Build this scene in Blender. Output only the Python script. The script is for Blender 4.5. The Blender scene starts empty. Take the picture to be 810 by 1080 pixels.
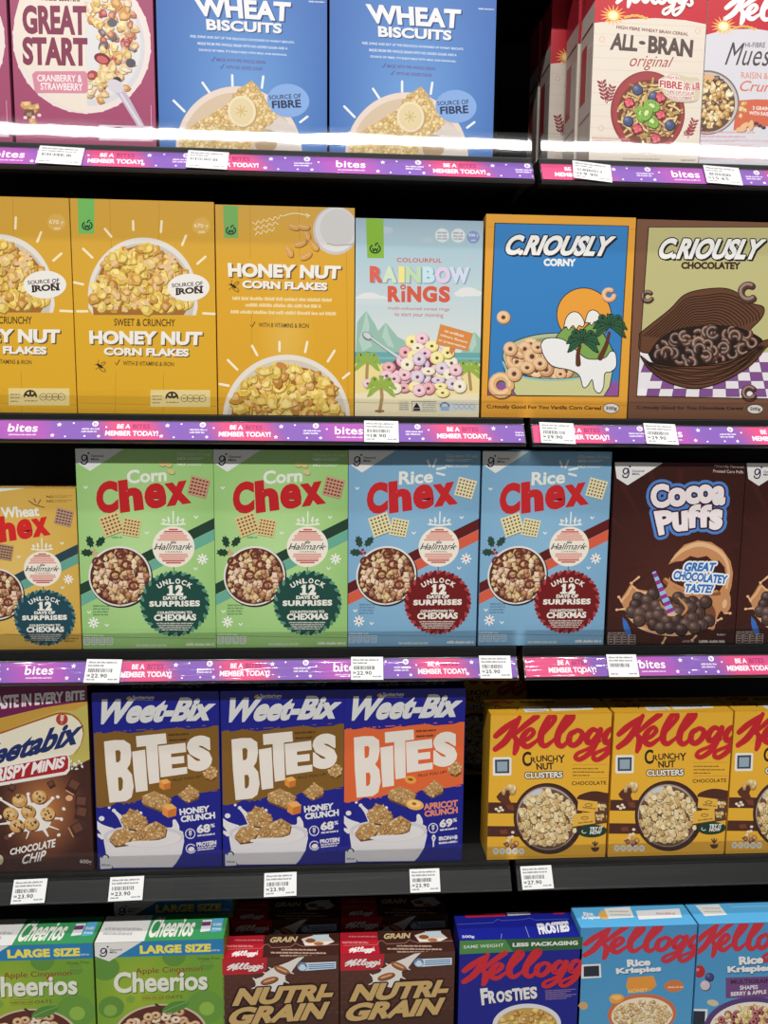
import bpy, bmesh, math, random
import numpy as np
from mathutils import Vector
from mathutils.geometry import tessellate_polygon

scene = bpy.context.scene
col = scene.collection
PI = math.pi
EYE = 1.35                      # camera height above the floor
D = 1.25                        # camera distance from the shelf fronts
YAW, PITCH, ROLL, FPX = 0.0617937, -0.1231512, 0.0098089, 811.0
Y5 = -0.015                     # the bottom shelf reaches further out
FY = 0.03                       # plane of the box fronts, behind the price rails

S5 = (D + Y5) / (D + FY)


# ------------------------------------------------------------------ camera maths
def cam_axes():
    cy, sy = math.cos(YAW), math.sin(YAW)
    f = np.array([sy * math.cos(PITCH), cy * math.cos(PITCH), math.sin(PITCH)])
    r = np.array([cy, -sy, 0.0])
    u = np.cross(r, f)
    c, s = math.cos(ROLL), math.sin(ROLL)
    return c * r + s * u, -s * r + c * u, f


RGT, UPV, FWD = cam_axes()


def at(px, py, Y=FY):
    """world (X, Z) of a photo point that lies on the vertical plane Y"""
    d = (px - 405) / FPX * RGT - (py - 540) / FPX * UPV + FWD
    t = (Y + D) / d[1]
    return d[0] * t, d[2] * t + EYE


# ------------------------------------------------------------------ materials
def lin(c):
    out = []
    for v in c[:3]:
        v = max(0.0, min(1.0, v / 255.0))
        out.append(v / 12.92 if v <= 0.04045 else ((v + 0.055) / 1.055) ** 2.4)
    return out


def principled(name, rgb=(128, 128, 128), rough=0.5, spec=0.4, metal=0.0):
    m = bpy.data.materials.new(name)
    m.use_nodes = True
    b = m.node_tree.nodes['Principled BSDF']
    b.inputs['Base Color'].default_value = (*lin(rgb), 1)
    b.inputs['Roughness'].default_value = rough
    b.inputs['Specular IOR Level'].default_value = spec
    b.inputs['Metallic'].default_value = metal
    return m


def print_material(name, rough=0.42, spec=0.35, coat=0.0, wavy=False):
    m = principled(name, rough=rough, spec=spec)
    nt = m.node_tree
    b = nt.nodes['Principled BSDF']
    a = nt.nodes.new('ShaderNodeAttribute')
    a.attribute_name = 'print'
    nt.links.new(a.outputs['Color'], b.inputs['Base Color'])
    if coat:
        b.inputs['Coat Weight'].default_value = coat
        b.inputs['Coat Roughness'].default_value = 0.06
    if wavy:
        tc = nt.nodes.new('ShaderNodeTexCoord')
        mp = nt.nodes.new('ShaderNodeMapping')
        mp.inputs['Scale'].default_value = (9, 60, 150)
        nz = nt.nodes.new('ShaderNodeTexNoise')
        nz.inputs['Scale'].default_value = 1.0
        nz.inputs['Detail'].default_value = 2.0
        bp = nt.nodes.new('ShaderNodeBump')
        bp.inputs['Strength'].default_value = 0.45
        bp.inputs['Distance'].default_value = 0.0010
        nt.links.new(tc.outputs['Object'], mp.inputs['Vector'])
        nt.links.new(mp.outputs['Vector'], nz.inputs['Vector'])
        nt.links.new(nz.outputs['Fac'], bp.inputs['Height'])
        nt.links.new(bp.outputs['Normal'], b.inputs['Coat Normal'])
    return m


M_PRINT = print_material('printed_card')
M_STRIP = print_material('printed_strip_under_plastic', rough=0.5, spec=0.2, coat=1.0, wavy=True)
M_PAPER = print_material('printed_label_paper', rough=0.6, spec=0.25)


def noisy_black(name, rgb, rough, scale=180, spec=0.4):
    m = principled(name, rgb, rough, spec)
    nt = m.node_tree
    b = nt.nodes['Principled BSDF']
    nz = nt.nodes.new('ShaderNodeTexNoise')
    nz.inputs['Scale'].default_value = scale
    rp = nt.nodes.new('ShaderNodeMapRange')
    rp.inputs['To Min'].default_value = rough - 0.08
    rp.inputs['To Max'].default_value = rough + 0.12
    nt.links.new(nz.outputs['Fac'], rp.inputs['Value'])
    nt.links.new(rp.outputs['Result'], b.inputs['Roughness'])
    return m


M_DECK = noisy_black('black_powder_coated_steel', (26, 26, 27), 0.5)
M_BACK = noisy_black('black_back_panel', (14, 14, 14), 0.7)
M_RAIL = noisy_black('black_plastic_rail', (24, 24, 25), 0.4)
_b = M_RAIL.node_tree.nodes['Principled BSDF']
_b.inputs['Coat Weight'].default_value = .8
_b.inputs['Coat Roughness'].default_value = .16
_m = M_RAIL.node_tree.nodes.new('ShaderNodeMapping')
_m.inputs['Scale'].default_value = (4, 30, 110)
_t = M_RAIL.node_tree.nodes.new('ShaderNodeTexCoord')
_n = M_RAIL.node_tree.nodes.new('ShaderNodeTexNoise')
_n.inputs['Scale'].default_value = 1.0
_p = M_RAIL.node_tree.nodes.new('ShaderNodeBump')
_p.inputs['Strength'].default_value = .7
_p.inputs['Distance'].default_value = .002
M_RAIL.node_tree.links.new(_t.outputs['Object'], _m.inputs['Vector'])
M_RAIL.node_tree.links.new(_m.outputs['Vector'], _n.inputs['Vector'])
M_RAIL.node_tree.links.new(_n.outputs['Fac'], _p.inputs['Height'])
M_RAIL.node_tree.links.new(_p.outputs['Normal'], _b.inputs['Coat Normal'])
M_FLOOR = noisy_black('grey_vinyl_floor', (150, 148, 145), 0.35, 40)
M_SLOT = principled('dark_slot', (5, 5, 5), 0.8, 0.1)


def clear_plastic():
    m = bpy.data.materials.new('clear_plastic')
    m.use_nodes = True
    nt = m.node_tree
    nt.nodes.clear()
    out = nt.nodes.new('ShaderNodeOutputMaterial')
    mix = nt.nodes.new('ShaderNodeMixShader')
    tr = nt.nodes.new('ShaderNodeBsdfTransparent')
    tr.inputs['Color'].default_value = (0.985, 0.988, 0.99, 1)
    gl = nt.nodes.new('ShaderNodeBsdfGlossy')
    gl.inputs['Roughness'].default_value = 0.025
    gl.inputs['Color'].default_value = (1, 1, 1, 1)
    fr = nt.nodes.new('ShaderNodeFresnel')
    fr.inputs['IOR'].default_value = 1.3
    nz = nt.nodes.new('ShaderNodeTexNoise')
    nz.inputs['Scale'].default_value = 9.0
    nz.inputs['Detail'].default_value = 1.0
    bp = nt.nodes.new('ShaderNodeBump')
    bp.inputs['Strength'].default_value = 0.09
    bp.inputs['Distance'].default_value = 0.002
    tc = nt.nodes.new('ShaderNodeTexCoord')
    nt.links.new(tc.outputs['Object'], nz.inputs['Vector'])
    nt.links.new(nz.outputs['Fac'], bp.inputs['Height'])
    nt.links.new(bp.outputs['Normal'], gl.inputs['Normal'])
    hf = nt.nodes.new('ShaderNodeMath')
    hf.operation = 'MULTIPLY'
    hf.inputs[1].default_value = 0.55
    nt.links.new(fr.outputs['Fac'], hf.inputs[0])
    nt.links.new(hf.outputs['Value'], mix.inputs['Fac'])
    nt.links.new(tr.outputs['BSDF'], mix.inputs[1])
    nt.links.new(gl.outputs['BSDF'], mix.inputs[2])
    nt.links.new(mix.outputs['Shader'], out.inputs['Surface'])
    return m


M_CLEAR = clear_plastic()
CARD = {}


def card(rgb):
    if rgb not in CARD:
        m = principled('carton_card', rgb, 0.45, 0.35)
        nt = m.node_tree
        b = nt.nodes['Principled BSDF']
        nz = nt.nodes.new('ShaderNodeTexNoise')
        nz.inputs['Scale'].default_value = 25
        bp = nt.nodes.new('ShaderNodeBump')
        bp.inputs['Strength'].default_value = 0.08
        bp.inputs['Distance'].default_value = 0.001
        nt.links.new(nz.outputs['Fac'], bp.inputs['Height'])
        nt.links.new(bp.outputs['Normal'], b.inputs['Normal'])
        CARD[rgb] = m
    return CARD[rgb]


# ------------------------------------------------------------------ object helpers
def link(o, parent=None):
    col.objects.link(o)
    if parent is not None:
        o.parent = parent
    return o


def obj_from_bm(name, bm, mat, parent=None):
    me = bpy.data.meshes.new(name)
    bm.normal_update()
    bm.to_mesh(me)
    bm.free()
    for m in (mat if isinstance(mat, (list, tuple)) else [mat]):
        me.materials.append(m)
    return link(bpy.data.objects.new(name, me), parent)


def bm_box(bm, x0, x1, y0, y1, z0, z1, bevel=0.0):
    v = [bm.verts.new(p) for p in ((x0, y0, z0), (x1, y0, z0), (x1, y1, z0), (x0, y1, z0),
                                   (x0, y0, z1), (x1, y0, z1), (x1, y1, z1), (x0, y1, z1))]
    fs = [bm.faces.new([v[i] for i in q]) for q in
          ((0, 3, 2, 1), (4, 5, 6, 7), (0, 1, 5, 4), (1, 2, 6, 5), (2, 3, 7, 6), (3, 0, 4, 7))]
    if bevel:
        es = list({e for f in fs for e in f.edges})
        bmesh.ops.bevel(bm, geom=es, offset=bevel, segments=2, affect='EDGES', profile=0.6)


def bm_prism(bm, prof, x0, x1):
    """closed (y, z) outline drawn out along X"""
    a = [bm.verts.new((x0, y, z)) for y, z in prof]
    b = [bm.verts.new((x1, y, z)) for y, z in prof]
    n = len(prof)
    bm.faces.new(a)
    bm.faces.new(b[::-1])
    for i in range(n):
        j = (i + 1) % n
        bm.faces.new((a[j], a[i], b[i], b[j]))
    bmesh.ops.recalc_face_normals(bm, faces=bm.faces[:])


def thing(name, label, cat, loc, group=None, rz=0.0):
    o = bpy.data.objects.new(name, None)
    o.empty_display_size = 0.02
    col.objects.link(o)
    o.location = loc
    o.rotation_euler = (0, 0, rz)
    tag(o, label, cat, group)
    return o


def tag(o, label, cat, group=None):
    o['label'] = label
    o['category'] = cat
    if group:
        o['group'] = group
    return o


def copy_tree(root, loc, label, group=None, rz=0.0):
    r = root.copy()
    col.objects.link(r)
    r.location = loc
    r.rotation_euler = (0, 0, rz)
    r['label'] = label
    if group:
        r['group'] = group
    for ch in list(root.children):
        c = ch.copy()
        col.objects.link(c)
        c.parent = r
        for g in list(ch.children):
            k = g.copy()
            col.objects.link(k)
            k.parent = c
    return r


# ------------------------------------------------------------------ flat lettering
_GL = {}


def glyphs(s, bold=0.0, shear=0.0, sp=1.0):
    """triangles of a line of lettering, scaled to the unit square (y up)"""
    key = (s, round(bold, 3), round(shear, 3), round(sp, 3))
    if key in _GL:
        return _GL[key]
    c = bpy.data.curves.new('lettering', 'FONT')
    c.body = s
    c.offset = bold
    c.shear = shear
    c.space_character = sp
    c.resolution_u = 4
    c.fill_mode = 'FRONT'
    o = bpy.data.objects.new('lettering', c)
    me = bpy.data.meshes.new_from_object(o)
    me.calc_loop_triangles()
    v = np.array([(p.co.x, p.co.y) for p in me.vertices])
    t = np.array([tuple(q.vertices) for q in me.loop_triangles])
    bpy.data.objects.remove(o)
    bpy.data.curves.remove(c)
    bpy.data.meshes.remove(me)
    lo, hi = v.min(0), v.max(0)
    v = (v - lo) / (hi - lo)
    _GL[key] = v[t]
    return _GL[key]


def smooth(pts, n=6):
    """points of a Catmull-Rom curve through pts (each may carry extra values)"""
    P = [np.array(p, float) for p in pts]
    if len(P) < 3:
        return P
    P = [2 * P[0] - P[1]] + P + [2 * P[-1] - P[-2]]
    out = []
    for i in range(1, len(P) - 2):
        a, b, c, d = P[i - 1:i + 3]
        for k in range(n):
            t = k / n
            out.append(0.5 * (2 * b + (c - a) * t + (2 * a - 5 * b + 4 * c - d) * t * t + (3 * b - a - 3 * c + d) * t ** 3))
    out.append(P[-2])
    return out


def mixc(a, b, t):
    return tuple(a[i] + (b[i] - a[i]) * t for i in range(3))


STEP = 2.4e-6
JIT = 7e-7


class Art:
    """Printed artwork of one flat panel.  Shapes are given in the coordinates of a
    close-up (ox, oy, scale) of the panel and land on the panel's own surface."""

    def __init__(s, reg, quad, w, h, htot=None, top=False, origin=None, plane=FY):
        s.plane = plane
        s.reg, s.w, s.h, s.ht, s.top = reg, w, h, htot or h, top
        s.parts, s.cur = {}, 'front_panel'
        s.origin = origin
        s.post = None
        s.rnd = random.Random(7)
        s.NX, s.NY = 72, 100
        s.grid = np.zeros((s.NX, s.NY))
        if quad is not None:
            A, B = [], []
            for (x, y), (u, v) in zip(quad, ((0, h), (w, h), (w, 0), (0, 0))):
                A.append([x, y, 1, 0, 0, 0, -u * x, -u * y]); B.append(u)
                A.append([0, 0, 0, x, y, 1, -v * x, -v * y]); B.append(v)
            H = np.linalg.solve(np.array(A, float), np.array(B, float))
            s.H = np.append(H, 1).reshape(3, 3)
        else:
            s.H = None

    def P(s, pts):
        p = np.asarray(pts, float).reshape(-1, 2)
        if s.H is not None:
            q = np.c_[p, np.ones(len(p))] @ s.H.T
            q = q[:, :2] / q[:, 2:3]
        else:
            ox, oy, sc = s.reg
            q = np.array([at(ox + x / sc, oy + y / sc, s.plane) for x, y in p]) - np.array(s.origin)
        if s.post is not None:
            q = s.post(q)
        return q

    def part(s, name):
        s.cur = name
        return s

    def tris(s, T, c, jit=0.0):
        """T: (n,3,2) close-up coordinates"""
        T = np.asarray(T, float)
        if len(T) == 0:
            return
        uv = s.P(T.reshape(-1, 2)).reshape(-1, 3, 2)
        s.uvtris(uv, c, jit)

    def uvtris(s, uv, c, jit=0.0):
        d = s.parts.setdefault(s.cur, ([], [], []))
        V, F, C = d
        W, H = s.w, s.ht
        uv = np.asarray(uv, float)
        lo, hi = uv.reshape(-1, 2).min(0), uv.reshape(-1, 2).max(0)
        if hi[0] < 0 or hi[1] < 0 or lo[0] > W or lo[1] > H:
            return
        i0, i1 = (int(min(s.NX - 1, max(0, q / W * s.NX))) for q in (lo[0], hi[0]))
        j0, j1 = (int(min(s.NY - 1, max(0, q / H * s.NY))) for q in (lo[1], hi[1]))
        z = s.grid[i0:i1 + 1, j0:j1 + 1].max() + STEP       # just above whatever ink lies below it
        s.grid[i0:i1 + 1, j0:j1 + 1] = z
        nt_ = 0
        fixed = None if callable(c) else (*lin(c), 1.0)
        for t in uv:
            if (t[:, 0] > W).all() or (t[:, 0] < 0).all() or (t[:, 1] > H).all() or (t[:, 1] < 0).all():
                continue
            pol = [tuple(p) for p in t]
            if t[:, 0].min() < 0 or t[:, 0].max() > W or t[:, 1].min() < 0 or t[:, 1].max() > H:
                for ax, lim, sg in ((0, 0, 1), (0, W, -1), (1, 0, 1), (1, H, -1)):
                    o = []
                    for i in range(len(pol)):
                        a, b = pol[i], pol[(i + 1) % len(pol)]
                        da, db = (a[ax] - lim) * sg, (b[ax] - lim) * sg
                        if da >= 0:
                            o.append(a)
                        if (da >= 0) != (db >= 0):
                            f = da / (da - db)
                            o.append((a[0] + (b[0] - a[0]) * f, a[1] + (b[1] - a[1]) * f))
                    pol = o
                    if len(pol) < 3:
                        break
                if len(pol) < 3:
                    continue
            area = sum(pol[i][0] * pol[(i + 1) % len(pol)][1] - pol[(i + 1) % len(pol)][0] * pol[i][1] for i in range(len(pol)))
            if abs(area) < 1e-12:
                continue
            if area < 0:
                pol = pol[::-1]
            b0 = len(V)
            nt_ += 1
            zz = z + (nt_ % 3) * jit
            for p in pol:
                V.append((p[0] - W / 2, p[1], 0.0003 + zz) if s.top else (p[0] - W / 2, -0.0003 - zz, p[1]))
                C.append(fixed if fixed else (*lin(c(p[0] / W, 1 - p[1] / H)), 1.0))
            F.append(tuple(range(b0, b0 + len(pol))))

    def back(s, c, n=1, m=1):
        """whole panel; c may be a function of (u, v), v counted from the top"""
        T = []
        for i in range(n):
            for j in range(m):
                x0, x1, y0, y1 = s.w * i / n, s.w * (i + 1) / n, s.ht * j / m, s.ht * (j + 1) / m
                T += [[(x0, y0), (x1, y0), (x1, y1)], [(x0, y0), (x1, y1), (x0, y1)]]
        s.uvtris(np.array(T), c)

    def poly(s, pts, c, line=None, lw=4):
        vs = [Vector((p[0], p[1], 0)) for p in pts]
        T = [[pts[i][:2] for i in t] for t in tessellate_polygon([vs])]
        s.tris(T, c)
        if line:
            s.line(list(pts) + [pts[0]], lw, line, False)

    def blob(s, pts, c, line=None, lw=4, n=5):
        q = smooth(list(pts) + [pts[0]], n)
        q = [tuple(p) for p in q[:-1]]
        s.poly(q, c, line, lw)

    def rect(s, x0, y0, x1, y1, c):
        s.poly([(x0, y0), (x1, y0), (x1, y1), (x0, y1)], c)

    def ell(s, cx, cy, rx, ry, c, rot=0.0, n=28, line=None, lw=4):
        cr, sr = math.cos(rot), math.sin(rot)
        q = [(cx + rx * math.cos(a) * cr - ry * math.sin(a) * sr, cy + rx * math.cos(a) * sr + ry * math.sin(a) * cr)
             for a in (2 * PI * i / n for i in range(n))]
        s.tris([[(cx, cy), q[i], q[(i + 1) % n]] for i in range(n)], c)
        if line:
            s.line(q + [q[0]], lw, line, False)

    def ring(s, cx, cy, rx, ry, t, c, a0=0.0, a1=2 * PI, n=40, rot=0.0):
        q = []
        for i in range(n + 1):
            a = a0 + (a1 - a0) * i / n
            x, y = rx * math.cos(a), ry * math.sin(a)
            q.append((cx + x * math.cos(rot) - y * math.sin(rot), cy + x * math.sin(rot) + y * math.cos(rot)))
        s.line(q, t, c, False)

    def line(s, pts, wd, c, curve=True, caps=True):
        q = smooth(pts) if curve and len(pts) > 2 else [np.array(p, float) for p in pts]
        n = len(q)
        L, Rr = [], []
        ws = [(p[2] if len(p) > 2 else wd) / 2 for p in q]
        for i in range(n):
            d = q[min(i + 1, n - 1)][:2] - q[max(i - 1, 0)][:2]
            l = math.hypot(*d) or 1
            nx, ny = -d[1] / l, d[0] / l
            L.append((q[i][0] + nx * ws[i], q[i][1] + ny * ws[i]))
            Rr.append((q[i][0] - nx * ws[i], q[i][1] - ny * ws[i]))
        closed = n > 6 and math.hypot(*(q[0][:2] - q[-1][:2])) < 1
        step = 3 if n > 8 and wd < 8 else 1
        for i in range(0, n - 1, step):
            T = []
            for k in range(i, min(i + step, n - 1)):
                T += [[L[k], Rr[k], Rr[k + 1]], [L[k], Rr[k + 1], L[k + 1]]]
            s.tris(T, c)
        if caps and wd > 3 and not closed:
            for i in (0, n - 1):
                cx, cy, r = q[i][0], q[i][1], ws[i]
                k = [(cx + r * math.cos(2 * PI * a / 12), cy + r * math.sin(2 * PI * a / 12)) for a in range(12)]
                s.tris([[(cx, cy), k[a], k[(a + 1) % 12]] for a in range(12)], c)

    @staticmethod
    def _q(a):
        if len(a) == 4 and not hasattr(a[0], '__len__'):
            x0, y0, x1, y1 = a
            return ((x0, y0), (x1, y0), (x1, y1), (x0, y1))
        if len(a) == 8:
            return tuple((a[2 * i], a[2 * i + 1]) for i in range(4))
        return a

    def text(s, body, q, c, bold=0.02, shear=0.0, sp=1.0, fat=0.0, shadow=None, outline=()):
        """lettering stretched over the close-up quad q (TL, TR, BR, BL)"""
        fat = fat * .35
        G = glyphs(body, bold * .72, shear, sp)
        (ax, ay), (bx, by), (cx, cy), (dx, dy) = s._q(q)
        u, v = G[..., 0], G[..., 1]
        X = (dx * (1 - u) + cx * u) * (1 - v) + (ax * (1 - u) + bx * u) * v
        Y = (dy * (1 - u) + cy * u) * (1 - v) + (ay * (1 - u) + by * u) * v
        T = np.stack([X, Y], -1)
        if shadow:
            sx, sy, sc = shadow
            for f in (0.5, 1.0):
                s.tris(T + np.array([sx * f, sy * f]), sc, JIT)
                if fat:
                    for k in range(8):
                        s.tris(T + np.array([sx * f + fat * math.cos(k * PI / 4), sy * f + fat * math.sin(k * PI / 4)]), sc, JIT)
        for r, oc in outline:
            for k in range(14):
                s.tris(T + np.array([r * math.cos(k * PI / 7), r * math.sin(k * PI / 7)]), oc, JIT)
        if fat:
            for k in range(8):
                s.tris(T + np.array([fat * math.cos(k * PI / 4), fat * math.sin(k * PI / 4)]), c, JIT)
        s.tris(T, c, JIT)

    def arc_text(s, body, cx, cy, r, a0, a1, hgt, c, bold=0.04, wid=None):
        n = len(body)
        for i, ch in enumerate(body):
            a = a0 + (a1 - a0) * (i + 0.5) / n
            wd = wid or abs(a1 - a0) * r / n * 0.8
            rx, ry = math.cos(a), math.sin(a)
            tx, ty = -ry, rx
            q = []
            for du, dv in ((-0.5, 0.5), (0.5, 0.5), (0.5, -0.5), (-0.5, -0.5)):
                q.append((cx + rx * (r + dv * hgt) + tx * du * wd, cy + ry * (r + dv * hgt) + ty * du * wd))
            s.text(ch, q, c, bold)

    def small(s, x0, y0, x1, y1, c, slope=0.0, fill=0.62, seed=1):
        """a line of print too small to read: word-like runs of little strokes"""
        r = random.Random(seed * 77 + int(x0 * 3 + y0))
        hgt = y1 - y0
        x, T = x0, []
        nxt = x + hgt * r.uniform(1.5, 4)
        while x < x1:
            wl = hgt * r.uniform(0.2, 0.34)
            if x > nxt:
                x += hgt * 0.35
                nxt = x + hgt * r.uniform(1.5, 4)
                continue
            ya = y0 + (0 if r.random() < 0.6 else hgt * 0.25) + (x - x0) * slope
            yb = y1 + (x - x0) * slope
            xb = min(x + wl, x1)
            T += [[(x, ya), (xb, ya), (xb, yb)], [(x, ya), (xb, yb), (x, yb)]]
            x += wl + hgt * (1 - fill) * 0.5
        s.tris(T, c)

    # ---- printed food
    def flake(s, x, y, r, c, dark=0.62):
        n = 8
        a0 = s.rnd.uniform(0, 6)
        el = s.rnd.uniform(0.65, 1.0)
        ro = s.rnd.uniform(0, PI)
        rad = [s.rnd.uniform(0.62, 1.18) for _ in range(n)]
        tilt = s.rnd.uniform(0, 2 * PI)

        def pts(k, ox, oy):
            o = []
            for i in range(n):
                a = a0 + 2 * PI * i / n
                px, py = math.cos(a) * rad[i] * r * k, math.sin(a) * rad[i] * r * k * el
                o.append((x + ox + px * math.cos(ro) - py * math.sin(ro), y + oy + px * math.sin(ro) + py * math.cos(ro)))
            return o
        s.poly(pts(1, r * .12, r * .16), mixc(c, (40, 20, 5), dark * .75))
        s.poly(pts(.95, 0, 0), c)
        s.poly(pts(.62, r * .2 * math.cos(tilt), r * .2 * math.sin(tilt)), mixc(c, (120, 70, 20), dark * .3))
        s.poly(pts(.5, -r * .2 * math.cos(tilt), -r * .2 * math.sin(tilt)), mixc(c, (255, 245, 215), .34))

    def chunk(s, x, y, r, c, rot=None, shade=0.5):
        a = s.rnd.uniform(0, PI / 2) if rot is None else rot
        k = s.rnd.uniform(.8, 1.1)

        def pts(f, ox, oy):
            return [(x + ox + r * f * math.cos(a + i * PI / 2) * (k if i % 2 else 1), y + oy + r * f * math.sin(a + i * PI / 2)) for i in range(4)]
        s.poly(pts(1.1, r * .16, r * .22), mixc(c, (30, 12, 5), shade))
        s.poly(pts(1, 0, 0), c)
        s.poly(pts(.5, -r * .12, -r * .15), mixc(c, (255, 245, 225), .3))

    def loop(s, x, y, r, c, sq=1.0, hole=0.3, rot=0.0):
        s.ell(x + r * .1, y + r * .14, r * 1.02, r * sq * 1.02, mixc(c, (50, 25, 20), .55), rot, 18)
        s.ell(x, y, r, r * sq, c, rot, 18)
        s.ell(x - r * .08, y - r * .1, r * .78, r * sq * .76, mixc(c, (255, 250, 240), .33), rot, 16)
        s.ell(x, y, r * hole * 1.5, r * hole * sq * 1.5, c, rot, 14)
        s.ell(x, y + r * .03, r * hole, r * hole * sq, mixc(c, (40, 20, 20), .72), rot, 12)

    def ball(s, x, y, r, c, hi=0.4):
        s.ell(x + r * .08, y + r * .1, r * 1.05, r * 1.05, mixc(c, (15, 8, 5), .65), 0, 16)
        s.ell(x, y, r * .95, r * .95, c, 0, 16)
        s.ell(x - r * .2, y - r * .25, r * .55, r * .5, mixc(c, (235, 205, 185), hi * .5), 0, 14)
        s.ell(x - r * .28, y - r * .34, r * .24, r * .2, mixc(c, (255, 240, 230), hi), 0, 10)

    def spread(s, inside, box, step, fn, jit=0.45):
        x0, y0, x1, y1 = box
        pts = []
        y, row = y0, 0
        while y <= y1:
            x = x0 + (step / 2 if row % 2 else 0)
            while x <= x1:
                p = (x + s.rnd.uniform(-jit, jit) * step, y + s.rnd.uniform(-jit, jit) * step)
                if inside(*p):
                    pts.append(p)
                x += step
            y += step * .8
            row += 1
        s.rnd.shuffle(pts)
        for p in pts:
            fn(*p)

    def pick(s, cs, v=10):
        c = s.rnd.choice(cs)
        k = s.rnd.uniform(-v, v)
        return tuple(max(0, min(255, q + k)) for q in c)

    # ---- marks
    def kellogg(s, q, c, k=1.0, full=True):
        """red or white script word mark, drawn stroke by stroke"""
        (ax, ay), (bx, by), (cx, cy), (dx, dy) = s._q(q)

        def m(p):
            u, v = (p[0] - 75) / 800.0, (p[1] - 110) / 262.0
            x = (ax * (1 - u) + bx * u) * (1 - v) + (dx * (1 - u) + cx * u) * v
            y = (ay * (1 - u) + by * u) * (1 - v) + (dy * (1 - u) + cy * u) * v
            return (x, y) + ((p[2] * sc * k,) if len(p) > 2 else ())
        sc = (math.hypot(bx - ax, by - ay) / 800 + math.hypot(dx - ax, dy - ay) / 262) / 2
        S = [
            [(96, 232, 30), (140, 196, 36), (190, 160, 28), (238, 128, 14)],
            [(238, 128, 24), (205, 185, 36), (150, 262, 38), (92, 306, 30)],
            [(340, 122, 34), (270, 172, 32), (205, 226, 20), (186, 240, 14)],
            [(196, 226, 22), (218, 258, 34), (214, 300, 36), (204, 330, 24)],
            [(236, 268, 18), (285, 248, 24), (318, 214, 26), (300, 194, 24), (262, 226, 34), (250, 270, 36), (282, 292, 30), (332, 262, 20)],
            [(332, 262, 18), (388, 206, 22), (440, 146, 26), (438, 118, 26), (408, 134, 32), (366, 212, 38), (360, 268, 36), (386, 288, 28), (430, 260, 18)],
            [(430, 260, 18), (486, 206, 22), (546, 140, 26), (546, 114, 26), (514, 130, 32), (466, 212, 38), (456, 268, 36), (482, 290, 28), (522, 262, 18)],
            [(566, 206, 24), (534, 226, 32), (524, 268, 34), (552, 286, 30), (590, 258, 32), (602, 218, 28), (574, 202, 24), (556, 216, 20)],
            [(600, 222, 14), (640, 226, 14)],
            [(694, 210, 24), (664, 200, 28), (632, 232, 34), (632, 268, 32), (660, 264, 26), (702, 212, 20)],
            [(710, 200, 30), (690, 254, 32), (652, 320, 30), (592, 362, 26), (560, 356, 24), (574, 330, 20), (636, 304, 18), (704, 262, 16)],
            [(798, 208, 24), (768, 200, 28), (736, 232, 34), (736, 268, 32), (764, 264, 26), (806, 212, 20)],
            [(814, 200, 30), (794, 254, 32), (756, 320, 30), (696, 364, 26), (664, 357, 24), (678, 330, 20), (740, 304, 18), (800, 262, 16)],
            [(800, 262, 14), (836, 226, 20), (858, 204, 24), (860, 236, 28), (866, 268, 26), (840, 288, 22), (820, 278, 20)],
            [(872, 140, 24), (862, 172, 10)],
        ]
        for st in S:
            s.line([m(p) for p in st], 10, c)

    def general(s, x, y, k, c=(20, 25, 70)):
        """script letter mark with a heart-like dot beside two small lines"""
        s.line([(x + 12 * k, y - 12 * k), (x - 6 * k, y - 16 * k), (x - 16 * k, y), (x - 6 * k, y + 14 * k), (x + 8 * k, y + 4 * k),
                (x + 12 * k, y - 10 * k), (x + 14 * k, y + 14 * k), (x + 4 * k, y + 32 * k), (x - 14 * k, y + 30 * k), (x - 18 * k, y + 20 * k)], 7 * k, c)
        s.ell(x + 20 * k, y - 26 * k, 6 * k, 5 * k, c, 0.5, 10)

    def apple_mark(s, x, y, r, c):
        s.ring(x, y, r, r * .82, r * .3, c, -0.9, PI + 0.9)
        s.line([(x - r * .5, y - r * .1), (x - r * .3, y + r * .45), (x, y - r * .05), (x + r * .3, y + r * .45), (x + r * .5, y - r * .1)], r * .26, c)
        s.line([(x + r * .02, y - r * .62), (x + r * .2, y - r * 1.0), (x + r * .5, y - r * 1.1)], r * .28, c)

    def bee(s, x, y, k, c=(45, 32, 22)):
        for i in range(3):
            s.ell(x - 8 * k + i * 8 * k, y + i * 6 * k - 6 * k, 7 * k, 6 * k, c, .6, 10)
        s.line([(x - 14 * k, y - 10 * k), (x - 24 * k, y - 4 * k)], 2.5 * k, c)
        s.line([(x - 8 * k, y - 14 * k), (x - 4 * k, y - 30 * k)], 2.5 * k, c)
        s.line([(x - 4 * k, y + 6 * k), (x - 20 * k, y + 18 * k)], 2.5 * k, c)
        s.ring(x + 12 * k, y + 14 * k, 20 * k, 8 * k, 3 * k, c, rot=.7, n=16)
        s.ring(x + 16 * k, y - 10 * k, 14 * k, 6 * k, 3 * k, c, rot=-.6, n=16)

    def tick(s, x, y, k, c):
        s.line([(x - 8 * k, y), (x - 3 * k, y + 9 * k), (x + 9 * k, y - 12 * k)], 4 * k, c, False)

    def stars(s, x, y, k, c=(240, 238, 235)):
        for i in range(8):
            a = i * PI / 4
            s.line([(x + 9 * k * math.cos(a), y + 9 * k * math.sin(a)), (x + 26 * k * math.cos(a), y + 26 * k * math.sin(a))], 8 * k, c, False)

    def wheat(s, x, y, k, rot, c, n=5):
        cr, sr = math.cos(rot), math.sin(rot)

        def t(a, b):
            return (x + (a * cr - b * sr) * k, y + (a * sr + b * cr) * k)
        s.line([t(0, 40), t(0, -40)], 3 * k, c, False)
        for i in range(n):
            yy = -36 + i * 14
            for sd in (-1, 1):
                px, py = t(sd * 9, yy)
                s.ell(px, py, 10 * k, 4.5 * k, c, rot + sd * -0.8, 10)

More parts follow.
